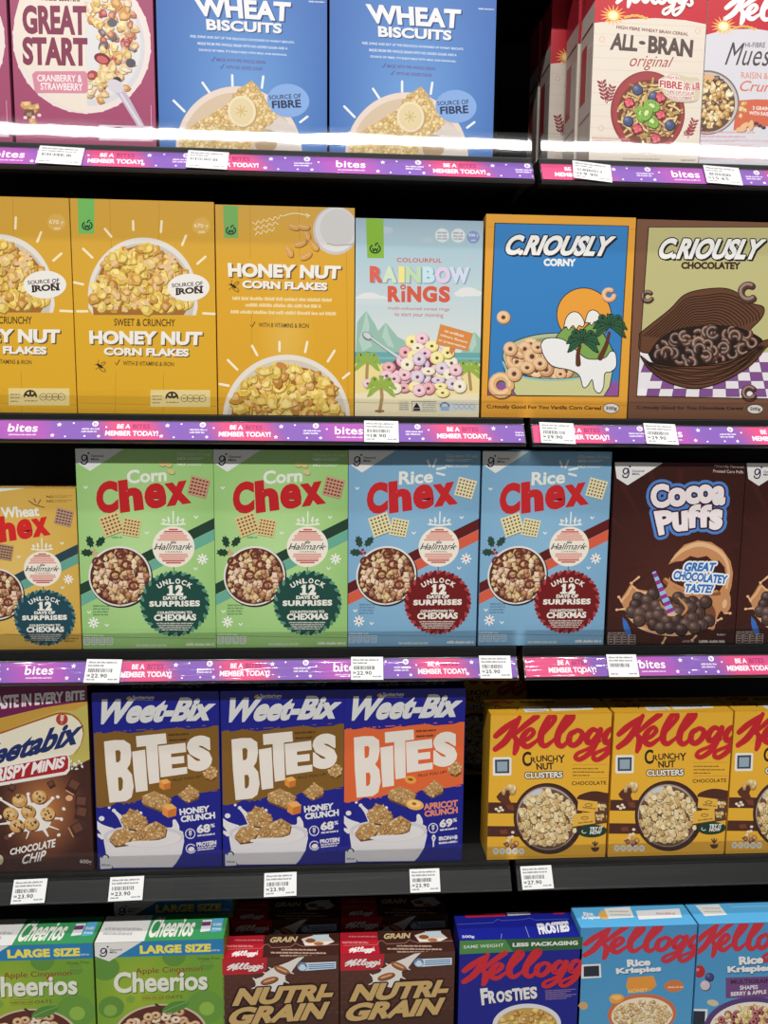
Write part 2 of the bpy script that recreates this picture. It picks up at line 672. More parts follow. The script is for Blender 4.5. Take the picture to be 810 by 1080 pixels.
    def palm(s, x, y, r, trunk, leaf, tc, line=None):
        s.line(trunk, r * .22, line or tc)
        s.line(trunk, r * .17, tc)
        for a in (-2.9, -2.35, -1.55, -.75, -.2, .45, 2.7):
            ex, ey = x + r * math.cos(a), y + r * (math.sin(a) * .75 + .35)
            mx, my = x + r * .6 * math.cos(a), y + r * (math.sin(a) * .65 - .02)
            p = [(x, y, r * .1), (mx, my, r * .34), ((mx + ex) / 2, (my + ey) / 2 + r * .02, r * .26), (ex, ey, r * .04)]
            if line:
                s.line([(u, v, ww + r * .07) for u, v, ww in p], 5, line)
            s.line(p, 5, leaf)
            if line:
                s.line([(u, v) for u, v, ww in p], r * .03, line, True, False)

    # ---- meshes out
    def build(s, parent, mat, root_part):
        made = {}
        for name, (V, F, C) in s.parts.items():
            me = bpy.data.meshes.new(name)
            me.from_pydata(V, [], F)
            me.update()
            at_ = me.color_attributes.new('print', 'FLOAT_COLOR', 'POINT')
            at_.data.foreach_set('color', np.array(C, dtype=np.float32).ravel())
            me.materials.append(mat)
            made[name] = bpy.data.objects.new(name, me)
            col.objects.link(made[name])
        base = made[root_part]
        base.parent = parent
        for n, o in made.items():
            if o is not base:
                o.parent = base
        return base


# ------------------------------------------------------------------ the printed fronts
def inell(cx, cy, rx, ry):
    return lambda x, y: ((x - cx) / rx) ** 2 + ((y - cy) / ry) ** 2 < 1


def inpoly(pts):
    def f(x, y):
        c, n = False, len(pts)
        for i in range(n):
            (x1, y1), (x2, y2) = pts[i], pts[i - 1]
            if (y1 > y) != (y2 > y) and x < (x2 - x1) * (y - y1) / (y2 - y1) + x1:
                c = not c
        return c
    return f


FLAKES = [(226, 190, 82), (210, 158, 66), (236, 206, 112), (196, 140, 62), (230, 198, 96), (222, 176, 100)]
CHUNKS = [(214, 180, 128), (196, 156, 104), (228, 204, 164), (150, 92, 70), (120, 66, 50), (206, 168, 120), (176, 120, 84), (232, 196, 170)]
WHITE = (232, 228, 222)


def nutrition(a, x0, y0, x1, y1, bg, ink, n=4):
    a.part('nutrition_label')
    a.rect(x0, y0, x1, y1, bg)
    w, h = x1 - x0, y1 - y0
    cy = (y0 + y1) / 2
    a.small(x0 + w * .03, y0 + h * .32, x0 + w * .19, y0 + h * .4, ink, 0, .6)
    a.small(x0 + w * .03, y0 + h * .52, x0 + w * .19, y0 + h * .6, ink, 0, .6)
    a.small(x0 + w * .03, y0 + h * .72, x0 + w * .17, y0 + h * .8, ink, 0, .6)
    r = h * .34
    px = x0 + w * .36
    a.ring(px, cy - h * .02, r, r, h * .1, ink, PI, 2 * PI)
    for i in range(3):
        an = PI + (i + .5) * PI / 3
        a.line([(px + r * .3 * math.cos(an), cy + r * .3 * math.sin(an)), (px + r * .85 * math.cos(an), cy + r * .85 * math.sin(an))], h * .13, ink, False)
    a.small(px - r, cy + h * .2, px + r * 1.2, cy + h * .27, ink, 0, .6)
    for i in range(n):
        a.ring(x0 + w * (.57 + i * .4 / n), cy, h * .2, h * .2, h * .035, mixc(ink, bg, .35), n=18)
        a.small(x0 + w * (.57 + i * .4 / n) - h * .11, cy - h * .05, x0 + w * (.57 + i * .4 / n) + h * .11, cy + h * .04, ink, 0, .5)


def art_great():
    a = Art((0, 0, 4.5), [(57, 0), (731, 0), (736, 693), (66, 686)], .2125, .2075, .33)
    a.back((158, 72, 106))
    a.part('food_picture')
    a.ell(392, 196, 326, 342, (226, 212, 208), n=60)
    for i in range(26):
        an = i * 2 * PI / 26 + .1
        a.ell(392 + 322 * math.cos(an), 196 + 338 * math.sin(an), 14, 7, (226, 212, 208), an + 1.6, 10)
    a.ell(420, 205, 270, 295, (206, 204, 208), n=60)
    a.ell(420, 200, 250, 270, (216, 214, 216), n=60)
    reg = inpoly([(405, -180), (560, -150), (625, 30), (655, 200), (640, 300), (585, 330), (600, 420), (540, 370), (480, 480), (410, 470), (415, 370), (470, 300), (470, 200), (430, 90), (405, 40)])
    cs = [(224, 184, 110), (212, 176, 130), (232, 208, 150), (190, 120, 90), (206, 150, 84), (228, 204, 178), (110, 96, 100), (180, 76, 80)]
    a.spread(reg, (405, -180, 660, 490), 34, lambda x, y: a.flake(x, y, a.rnd.uniform(18, 32), a.pick(cs), .5))
    a.ell(484, 272, 40, 26, (120, 40, 50), .3); a.ell(484, 276, 28, 17, (196, 96, 96), .3)
    a.ell(620, 288, 24, 22, (84, 80, 92)); a.ell(535, 98, 24, 20, (98, 94, 104))
    for x, y in ((500, 330), (530, 310), (480, 350), (520, 360)):
        a.flake(x, y, 34, (222, 196, 140), .4)
    a.ell(552, 372, 20, 16, (58, 52, 58))
    a.poly([(510, 400), (575, 398), (600, 440), (690, 610), (655, 610), (560, 450)], (188, 176, 190))
    a.ell(545, 402, 42, 30, (206, 200, 208), .5)
    a.line([(570, 440), (672, 605)], 12, (214, 204, 216), False)
    for x, y, r in ((115, 505, 34), (150, 520, 26), (130, 545, 28), (165, 510, 20), (145, 580, 18)):
        a.flake(x, y, r, a.pick([(214, 170, 110), (196, 140, 84), (120, 84, 70)]), .5)
    for x, y in ((112, 565), (178, 552), (150, 562)):
        a.ell(x, y, 9, 8, (236, 206, 208))
    a.part('title')
    a.poly([(407, -130), (407, 532), (340, 528), (250, 492), (165, 410), (100, 300), (75, 190), (75, 100), (110, -20), (200, -120)], (227, 214, 202))
    a.text('GREAT', (113, 32, 413, 22, 412, 163, 115, 166), (128, 52, 78), .055, fat=3)
    a.text('START', (110, 181, 415, 174, 413, 310, 110, 314), (128, 52, 78), .055, fat=3)
    a.text('MUESLI CLUSTERS', (205, -28, 385, -32, 385, 4, 205, 6), (90, 60, 66), .03)
    a.part('flavour_label')
    a.poly([(150, 358), (166, 342), (398, 334), (412, 346), (412, 432), (400, 441), (172, 446), (160, 436)], (206, 134, 154))
    a.text('CRANBERRY &', (174, 358, 385, 352, 385, 388, 174, 390), (242, 228, 228), .03)
    a.text('STRAWBERRY', (188, 396, 388, 393, 388, 429, 188, 430), (242, 228, 228), .03)
    nutrition(a, 460, 592, 720, 668, (200, 172, 188), (64, 44, 60))
    a.part('front_panel')
    a.line([(714, 490), (714, 590)], 3, (210, 160, 180), False)
    return a


def art_wheat_biscuit():
    a = Art((345, 0, 4.5), [(9, 0), (808, 0), (783, 733), (13, 720)], .2605, .2225, .345)

    def g(u, v):
        r = math.hypot((u - .5) * 1.1, (v - .86) * .8)
        return mixc((112, 158, 212), (58, 100, 170), min(1, r * 1.5))
    a.back(g, 16, 20)
    a.part('title')
    a.text('WHEAT', (178, 8, 634, 16, 625, 108, 196, 97), (224, 224, 228), .045, fat=4, shadow=(7, 6, (44, 64, 112)))
    a.text('BISCUITS', (236, 112, 588, 120, 586, 168, 238, 164), (224, 224, 228), .045, fat=2, shadow=(5, 4, (44, 64, 112)))
    a.part('front_panel')
    a.text('RISE, SHINE AND EAT UP THE DELICIOUS GOODNESS OF WHEAT BISCUITS.', (162, 190, 646, 204, 646, 216, 162, 204), (206, 214, 230), .03)
    a.text('MADE FROM 99% WHOLE GRAIN WITH NO ADDED SUGAR AND A', (195, 222, 612, 234, 612, 246, 195, 236), (206, 214, 230), .03)
    a.text("SOURCE OF FIBRE. IT'S ENJOYABLE WITH MILK AND BANANAS.", (200, 254, 608, 266, 608, 278, 200, 268), (206, 214, 230), .03)
    a.text('MADE WITH 99% WHOLE GRAIN', (280, 296, 507, 302, 507, 318, 280, 312), (96, 72, 130), .02)
    a.text('WITH NO ADDED SUGAR', (322, 330, 492, 334, 492, 350, 322, 346), (96, 72, 130), .02)
    a.tick(264, 304, 1, (70, 70, 130)); a.tick(304, 338, 1, (70, 70, 130))
    for p in (((80, 503), (128, 552)), ((213, 415), (243, 460)), ((350, 376), (350, 425)), ((494, 378), (486, 432)), ((661, 592), (696, 565))):
        a.line(p, 11, (226, 228, 232), False)
    a.small(720, 3, 796, 10, (226, 228, 232))
    a.part('food_picture')
    a.ell(375, 738, 290, 310, (222, 204, 192), n=64)
    a.ell(375, 745, 268, 288, (206, 184, 160), n=64)
    a.blob([(520, 720), (500, 620), (560, 570), (640, 640), (650, 740)], (208, 198, 190))
    bis = [(128, 640), (320, 520), (380, 440), (440, 398), (470, 430), (500, 490), (552, 565), (480, 640), (430, 690), (420, 760), (150, 760), (100, 710)]
    a.poly(bis, (198, 164, 104))
    cs = [(216, 188, 128), (226, 200, 146), (196, 160, 100), (206, 174, 112)]
    a.spread(inpoly(bis), (100, 400, 560, 760), 17, lambda x, y: a.flake(x, y, a.rnd.uniform(9, 15), a.pick(cs, 6), .24))
    a.ell(396, 552, 66, 74, (186, 152, 100)); a.ell(390, 546, 65, 74, (226, 212, 180)); a.ell(390, 546, 54, 62, (218, 200, 158))
    for i in range(7):
        a.line([(388, 545), (388 + 26 * math.cos(i * .9), 545 + 28 * math.sin(i * .9))], 5, (200, 176, 118), False)
    a.blob([(440, 655), (500, 630), (545, 650), (540, 720), (460, 730)], (170, 142, 110))
    a.part('claim_badge')
    a.ell(608, 490, 99, 80, (128, 164, 216), n=40)
    a.text('SOURCE OF', (516, 468, 668, 455, 670, 478, 518, 488), (34, 46, 84), .02)
    a.text('FIBRE', (530, 494, 666, 483, 668, 522, 532, 530), (34, 46, 84), .045)
    return a


def art_bran():
    a = Art((565, 0, 4.5), [(279, 0), (806, 0), (774, 774), (247, 765)], .1815, .246, .315)
    a.back((224, 212, 198))
    for i in range(14):
        a.line([(250, 60 + i * 55), (810, 66 + i * 55)], 3, (214, 200, 184), False)
    a.part('red_header')
    a.poly([(230, -250), (860, -250), (860, 116), (700, 92), (560, 88), (430, 98), (270, 122)], (192, 34, 48))
    for i in range(16):
        an = i * PI / 8
        a.line([(362, 84, 16), (362 + 62 * math.cos(an), 84 + 50 * math.sin(an), 1)], 8, (240, 176, 96), False, False)
    a.ell(362, 84, 24, 22, (250, 226, 150)); a.ell(362, 84, 12, 11, (255, 248, 220))
    for i in range(9):
        a.ell(420 + i * 12, 90 - 10 * math.sin(i * .4), 10, 6, (222, 176, 84), -.4 + (i % 2) * .8, 10)
    a.kellogg((372, -105, 728, -84, 740, 78, 372, 66), (240, 232, 230), 1.05)
    a.part('title')
    a.text('HIGH FIBRE WHEAT BRAN CEREAL', (378, 128, 718, 150, 716, 165, 376, 144), (122, 56, 52), .03)
    dk = (88, 70, 66)
    a.text('ALL', (360, 162, 478, 174, 474, 246, 346, 242), dk, .045, fat=2)
    a.ell(498, 205, 16, 9, dk, .1)
    a.text('BRAN', (530, 170, 742, 184, 736, 265, 526, 250), dk, .05, fat=3)
    a.text('original', (442, 258, 650, 266, 640, 330, 438, 336), (168, 76, 74), .0, .35)
    a.part('food_picture')
    a.ell(528, 532, 178, 196, (144, 56, 60), n=60); a.ell(530, 530, 170, 188, (160, 66, 70), n=60); a.ell(535, 535, 152, 158, (118, 60, 44), n=60)
    sc = [(206, 176, 116), (186, 150, 96), (166, 128, 80), (218, 192, 140)]

    def strand(x, y):
        an = a.rnd.uniform(0, PI)
        l = a.rnd.uniform(20, 40)
        b = a.rnd.uniform(-10, 10)
        p = [(x - l * math.cos(an), y - l * math.sin(an)), (x + b * math.sin(an), y - b * math.cos(an)), (x + l * math.cos(an), y + l * math.sin(an))]
        a.line([(u + 3, v + 4) for u, v in p], 11, (100, 66, 44), True, False)
        a.line(p, 10, a.pick(sc), True, False)
    a.spread(inell(535, 532, 138, 142), (385, 380, 690, 690), 22, strand)
    for x, y in ((475, 425), (432, 575), (632, 590), (553, 455)):
        a.ball(x, y, 25, (70, 82, 124), .35)
    for x, y in ((435, 486), (586, 540), (475, 610), (585, 458), (565, 655)):
        a.ell(x + 2, y + 4, 27, 27, (120, 36, 46))
        for i in range(9):
            an = i * 2.4
            rr = 5.6 * math.sqrt(i)
            a.ell(x + rr * math.cos(an), y + rr * math.sin(an), 9, 9, (206, 84, 98) if i % 2 else (222, 112, 122), 0, 10)
    for x, y, ro in ((495, 540, 1.3), (545, 500, .4), (545, 572, .8), (520, 535, 2)):
        a.ell(x + 3, y + 5, 40, 28, (70, 98, 40), ro); a.ell(x, y, 39, 27, (132, 174, 76), ro); a.ell(x, y, 15, 9, (214, 224, 160), ro)
        for i in range(8):
            a.ell(x + 21 * math.cos(i * .8), y + 17 * math.sin(i * .8), 2.5, 2.5, (50, 60, 30), 0, 6)
    a.part('claim_badge')
    a.blob([(585, 370), (640, 345), (720, 360), (770, 365), (775, 420), (762, 470), (690, 480), (640, 470), (600, 440)], (208, 196, 168))
    pk = (186, 78, 84)
    W_ = (244, 236, 230)
    a.text('HIGH IN', (612, 352, 672, 358, 672, 374, 612, 370), pk, .03, outline=((3, W_),))
    a.text('FIBRE', (582, 378, 690, 384, 690, 420, 582, 412), pk, .04, fat=1, outline=((5, W_),))
    for x in (696, 737):                                        # two characters of the bilingual claim
        for col_, wd in ((W_, 10), (pk, 4)):
            if x == 696:
                L = [[(x, 390), (x + 34, 392)], [(x + 17, 382), (x + 17, 390)], [(x + 9, 396), (x + 25, 397)], [(x + 9, 396), (x + 9, 403)], [(x + 25, 397), (x + 25, 404)],
                     [(x + 9, 403), (x + 25, 404)], [(x + 3, 408), (x + 31, 410)], [(x + 3, 408), (x + 3, 424)], [(x + 31, 410), (x + 31, 424)], [(x + 12, 414), (x + 22, 415)],
                     [(x + 12, 414), (x + 12, 421)], [(x + 22, 415), (x + 22, 421)], [(x + 12, 421), (x + 22, 421)]]
            else:
                L = [[(x + 8, 384), (x + 2, 393), (x + 9, 394), (x + 2, 403)], [(x + 2, 403), (x + 11, 402)], [(x + 7, 403), (x + 7, 424)], [(x + 2, 410), (x + 1, 418)], [(x + 11, 410), (x + 13, 416)],
                     [(x + 16, 388), (x + 34, 389)], [(x + 22, 384), (x + 22, 394)], [(x + 29, 384), (x + 29, 394)], [(x + 16, 397), (x + 34, 398)], [(x + 19, 403), (x + 31, 403)], [(x + 19, 403), (x + 19, 414)],
                     [(x + 31, 403), (x + 31, 412)], [(x + 19, 409), (x + 31, 409)], [(x + 16, 416), (x + 34, 417)], [(x + 33, 384), (x + 36, 424)]]
            for q in L:
                a.line(q, wd, col_, False)
    a.text('54% OF YOUR', (618, 424, 750, 430, 750, 446, 618, 440), pk, .03, outline=((3, W_),))
    a.text('DAILY FIBRE', (630, 450, 740, 454, 740, 468, 630, 464), pk, .03, outline=((3, W_),))
    a.part('front_panel')
    a.wheat(318, 440, 1.3, -.2, (140, 50, 60)); a.wheat(346, 452, 1.1, .3, (140, 50, 60)); a.wheat(738, 606, 1.2, .35, (150, 60, 70)); a.wheat(722, 620, .8, .8, (150, 60, 70))
    for i in range(5):
        a.small(262, 652 + i * 15, 440 - i * 4, 661 + i * 15, (196, 140, 138), .03, .7, i)
    a.small(690, 755, 760, 762, (90, 76, 70)); a.small(410, 752, 590, 760, (160, 140, 130))
    for x, y in ((762, 140), (310, 196), (306, 612)):
        a.ring(x, y, 12, 12, 4, (222, 180, 170), n=14)
    return a


def art_muesli():
    x0, z0 = at(710 + 162 / 6, 1038 / 6)
    a = Art((710, 0, 6), None, .19, .248, .318, origin=(x0, z0))
    a.back((212, 209, 216))
    a.part('red_header')
    a.poly([(190, -400), (1500, -400), (1500, 330), (1100, 230), (800, 190), (600, 198), (520, 186), (330, 190), (196, 228)], (192, 38, 52))
    for i in range(16):
        an = i * PI / 8
        a.line([(318, 170, 20), (318 + 80 * math.cos(an), 170 + 66 * math.sin(an), 1)], 8, (242, 186, 110), False, False)
    a.ell(318, 170, 32, 28, (252, 232, 166)); a.ell(318, 170, 15, 13, (255, 250, 228))
    for i in range(11):
        a.ell(385 + i * 13, 182 - 12 * math.sin(i * .35), 13, 7, (222, 170, 84), -.4 + (i % 2) * .8, 10)
    a.kellogg((318, -60, 1010, 0, 1010, 250, 318, 180), (242, 236, 236), 1.05)
    a.part('title')
    dk = (78, 66, 70)
    a.text('HI-FIBRE', (456, 272, 584, 272, 580, 305, 455, 303), (110, 100, 104), .02)
    a.text('Muesli', (350, 270, 690, 290, 680, 425, 325, 415), dk, .0, .3, sp=1.06)
    a.text('RAISIN & ALMOND', (430, 458, 800, 472, 800, 510, 430, 500), (214, 136, 116), .01)
    a.text('Crunch', (424, 512, 720, 524, 710, 590, 420, 580), (210, 116, 96), .01, .3)
    a.part('food_picture')
    a.poly([(400, 640), (520, 632), (1000, 640), (1000, 845), (560, 800), (380, 830)], (206, 104, 76))
    a.text('3 GRAINS', (502, 674, 620, 680, 620, 704, 502, 698), (240, 230, 228), .03)
    a.text('WITH RAISINS', (480, 706, 640, 714, 640, 740, 480, 730), (240, 230, 228), .03)
    for x, y, r in ((445, 660, 26), (430, 690, 24), (450, 700, 20), (425, 735, 16)):
        a.flake(x, y, r, a.pick([(226, 190, 130), (206, 160, 100)]), .4)
    a.ell(212, 652, 206, 204, (120, 110, 112), n=60); a.ell(212, 654, 196, 194, (196, 186, 182), n=60); a.ell(206, 658, 184, 184, (104, 76, 58), n=60)
    cs = [(228, 204, 150), (214, 178, 116), (238, 222, 186), (196, 146, 88), (96, 70, 66), (232, 210, 160)]
    a.spread(inell(206, 656, 172, 172), (20, 480, 390, 835), 32, lambda x, y: a.flake(x, y, a.rnd.uniform(17, 27), a.pick(cs), .55))
    a.ell(228, 490, 34, 20, (222, 170, 128), .2)
    for x, y, ro in ((450, 800, -.6), (492, 796, 1.7), (430, 822, -.1)):
        a.ell(x + 3, y + 4, 34, 17, (140, 90, 60), ro); a.ell(x, y, 33, 16, (226, 182, 136), ro)
    for x, y in ((525, 785), (548, 800), (572, 812)):
        a.ell(x, y, 15, 11, (84, 62, 80))
    a.part('front_panel')
    for i in range(7):
        a.small(168, 832 + i * 28, 515 - (i % 3) * 60, 844 + i * 28, (206, 146, 154), .01, .7, i)
    for i in range(4):
        a.small(385, 885 + i * 40, 800, 898 + i * 40, (214, 170, 176), .02, .7, i + 9)
    return a


def green_tab(a, x0, y0, x1, y1, lx, ly, r, c, ink=(24, 62, 40)):
    a.part('brand_tab')
    a.poly([(x0, y0), (x1, y0 + 4), (x1 + 2, y1), (x0 + 6, y1)], c)
    a.apple_mark(lx, ly, r, ink)


def creases(a, c, lines):
    a.part('front_panel')
    for p in lines:
        a.line(p, 2.2, c, False, False)


def art_honey_front():
    a = Art((70, 200, 4.5), [(12, 37), (697, 66), (722, 1066), (57, 1062)], .2222, .333)
    a.back(lambda u, v: mixc((206, 158, 60), (216, 166, 42), min(1, v * 1.6)), 4, 10)
    creases(a, (180, 132, 36), [((203, 45), (215, 300)), ((440, 60), (440, 240)), ((238, 870), (236, 1062)), ((466, 870), (466, 1062)), ((60, 1012), (720, 1028))])
    green_tab(a, 50, 38, 130, 207, 97, 168, 23, (114, 184, 92))
    a.part('weight_mark')
    a.ell(640, 178, 42, 40, (214, 170, 84), n=30)
    a.text('670 g', (606, 164, 672, 168, 672, 192, 606, 188), (238, 224, 186), .02); a.small(628, 200, 656, 210, (238, 224, 186))
    a.part('front_panel')
    for p in (((182, 185), (213, 222)), ((316, 150), (318, 192)), ((452, 152), (449, 203)), ((568, 222), (550, 265)), ((660, 322), (623, 354)), ((78, 278), (122, 320)),
              ((35, 437), (78, 447)), ((50, 575), (99, 575)), ((652, 588), (708, 591))):
        a.line(p, 11, (240, 226, 190), False)
    a.part('food_picture')
    dome = [(362 + 260 * math.cos(t), 500 + 272 * math.sin(t)) for t in [PI - .0 + i * PI / 40 for i in range(41)]] + [(626, 560), (618, 597), (128, 593), (105, 560)]
    a.poly(dome, (222, 216, 208))
    a.poly([(365 + (x - 365) * .93, 597 + (y - 597) * .93) for x, y in dome], (200, 190, 178))
    reg = inpoly([(130, 588), (122, 500), (145, 420), (180, 340), (250, 290), (340, 265), (440, 290), (520, 330), (560, 380), (585, 440), (560, 500), (590, 545), (560, 590)])
    a.poly([(128, 593), (122, 500), (145, 420), (180, 340), (250, 290), (340, 265), (440, 290), (520, 330), (560, 380), (575, 440), (560, 500), (590, 545), (560, 596)], (160, 104, 44))
    a.spread(reg, (120, 265, 600, 575), 30, lambda x, y: a.flake(x, y, a.rnd.uniform(20, 37), a.pick(FLAKES), .5))
    for i in range(22):
        x, y = a.rnd.uniform(170, 540), a.rnd.uniform(300, 570)
        if reg(x, y):
            a.ell(x, y, 17, 9, (226, 190, 148), a.rnd.uniform(0, 3), 10)
    a.part('claim_badge')
    a.ell(582, 466, 99, 65, WHITE, n=40)
    a.text('SOURCE OF', (502, 447, 648, 437, 650, 456, 503, 465), (52, 34, 26), .025)
    a.text('IRON', (522, 471, 645, 461, 647, 491, 524, 499), (52, 34, 26), .05, fat=1.5)
    for x, y0, y1 in ((530, 471, 499), (646 - 26, 463, 492), (642, 462, 491)):
        for yy in (y0, y1):
            a.line([(x - 9, yy), (x + 9, yy - 1)], 6, (52, 34, 26), False, False)
    a.part('title')
    a.text('SWEET & CRUNCHY', (228, 611, 520, 614, 519, 650, 229, 645), (66, 46, 28), .02)
    a.text('HONEY NUT', (110, 668, 648, 676, 645, 738, 112, 730), (236, 231, 220), .05, fat=4, shadow=(7, 6, (100, 80, 62)))
    a.text('CORN FLAKES', (180, 748, 585, 756, 584, 791, 182, 784), (236, 231, 220), .05, fat=2.5, shadow=(5, 5, (100, 80, 62)))
    a.text('WITH 8 VITAMINS & IRON', (272, 812, 515, 818, 515, 838, 272, 834), (86, 62, 30), .02)
    a.tick(245, 822, 1.2, (86, 62, 30))
    a.bee(160, 836, 1.0)
    nutrition(a, 405, 950, 688, 1030, (226, 206, 142), (60, 44, 30))
    return a


def art_honey_back():
    a = Art((222, 205, 4.5), [(19, 46), (686, 63), (681, 1050), (40, 1042)], .2205, .3295)
    a.back(lambda u, v: mixc((202, 158, 70), (216, 162, 44), min(1, v * 3.2)) if math.hypot(u - .5, (v - .62) * .8) > .22 else mixc((222, 178, 80), (216, 162, 44), math.hypot(u - .5, (v - .62) * .8) / .22), 14, 20)
    creases(a, (182, 132, 40), [((186, 52), (188, 300)), ((420, 60), (424, 300)), ((196, 560), (196, 760)), ((645, 70), (655, 1048)), ((45, 995), (680, 1004))])
    green_tab(a, 57, 50, 128, 206, 95, 170, 22, (116, 172, 92))
    a.part('food_picture')
    a.ell(594, 170, 108, 116, (196, 190, 186), n=50); a.ell(596, 166, 100, 106, (216, 213, 212), n=50); a.ell(604, 158, 84, 90, (204, 202, 202), n=50)
    a.line([(555, 232), (600, 240), (680, 236)], 6, (176, 170, 166))
    for x, y, ro in ((395, 150, .3), (455, 188, 1.2), (425, 230, -.3), (372, 268, 1.1), (452, 290, -.5), (490, 240, .9), (440, 150, .2)):
        a.ell(x + 4, y + 5, 33, 18, (150, 96, 40), ro); a.ell(x, y, 32, 17, (206, 156, 84), ro); a.line([(x - 20 * math.cos(ro), y - 20 * math.sin(ro)), (x + 20 * math.cos(ro), y + 20 * math.sin(ro))], 4, (226, 184, 118), False)
    a.part('front_panel')
    for i in range(3):
        q = [(196 + i * 8 + k * 9, 138 + i * 24 - k * 2.2 + 7 * ((k * 7 + i) % 3 - 1)) for k in range(17 - i * 3)]
        a.line(q, 3.2, (240, 226, 190))
    a.line([(345, 100), (400, 88), (470, 100)], 4, (240, 226, 190)); a.line([(455, 90), (472, 100), (456, 108)], 4, (240, 226, 190), False)
    a.part('title')
    a.text('HONEY NUT', (82, 325, 620, 340, 615, 400, 85, 390), (236, 231, 220), .05, fat=4, shadow=(7, 6, (104, 82, 62)))
    a.text('CORN FLAKES', (150, 408, 555, 420, 553, 455, 152, 444), (236, 231, 220), .05, fat=2.5, shadow=(5, 5, (104, 82, 62)))
    a.bee(106, 434, 1.0)
    a.small(104, 484, 582, 500, (236, 216, 168), .02, .8, 1); a.small(165, 516, 524, 532, (236, 216, 168), .02, .8, 2); a.small(95, 548, 596, 564, (236, 216, 168), .02, .8, 3)
    a.text('WITH 8 VITAMINS & IRON', (228, 608, 467, 613, 467, 635, 228, 630), (86, 62, 30), .02)
    a.tick(200, 620, 1.2, (86, 62, 30))
    a.part('front_panel')
    for p in (((83, 785), (128, 830)), ((198, 718), (222, 762)), ((328, 700), (328, 742)), ((460, 700), (450, 748)), ((590, 742), (558, 792)), ((660, 848), (630, 872)), ((45, 898), (88, 906))):
        a.line(p, 11, (242, 232, 206), False)
    a.part('food_picture')
    a.ell(362, 1062, 302, 302, (226, 218, 206), n=64); a.ell(364, 1072, 284, 288, (208, 196, 180), n=64)
    a.ell(362, 1090, 262, 262, (216, 206, 194), n=64)
    pl = [(100, 1060), (108, 960), (160, 890), (240, 842), (320, 800), (400, 812), (480, 830), (585, 890), (588, 960), (580, 1000), (640, 1036), (640, 1070)]
    a.poly(pl, (160, 104, 44))
    a.spread(inpoly(pl), (95, 800, 650, 1065), 32, lambda x, y: a.flake(x, y, a.rnd.uniform(22, 40), a.pick(FLAKES), .5))
    a.ell(338, 812, 28, 15, (196, 134, 70), .3)
    return a


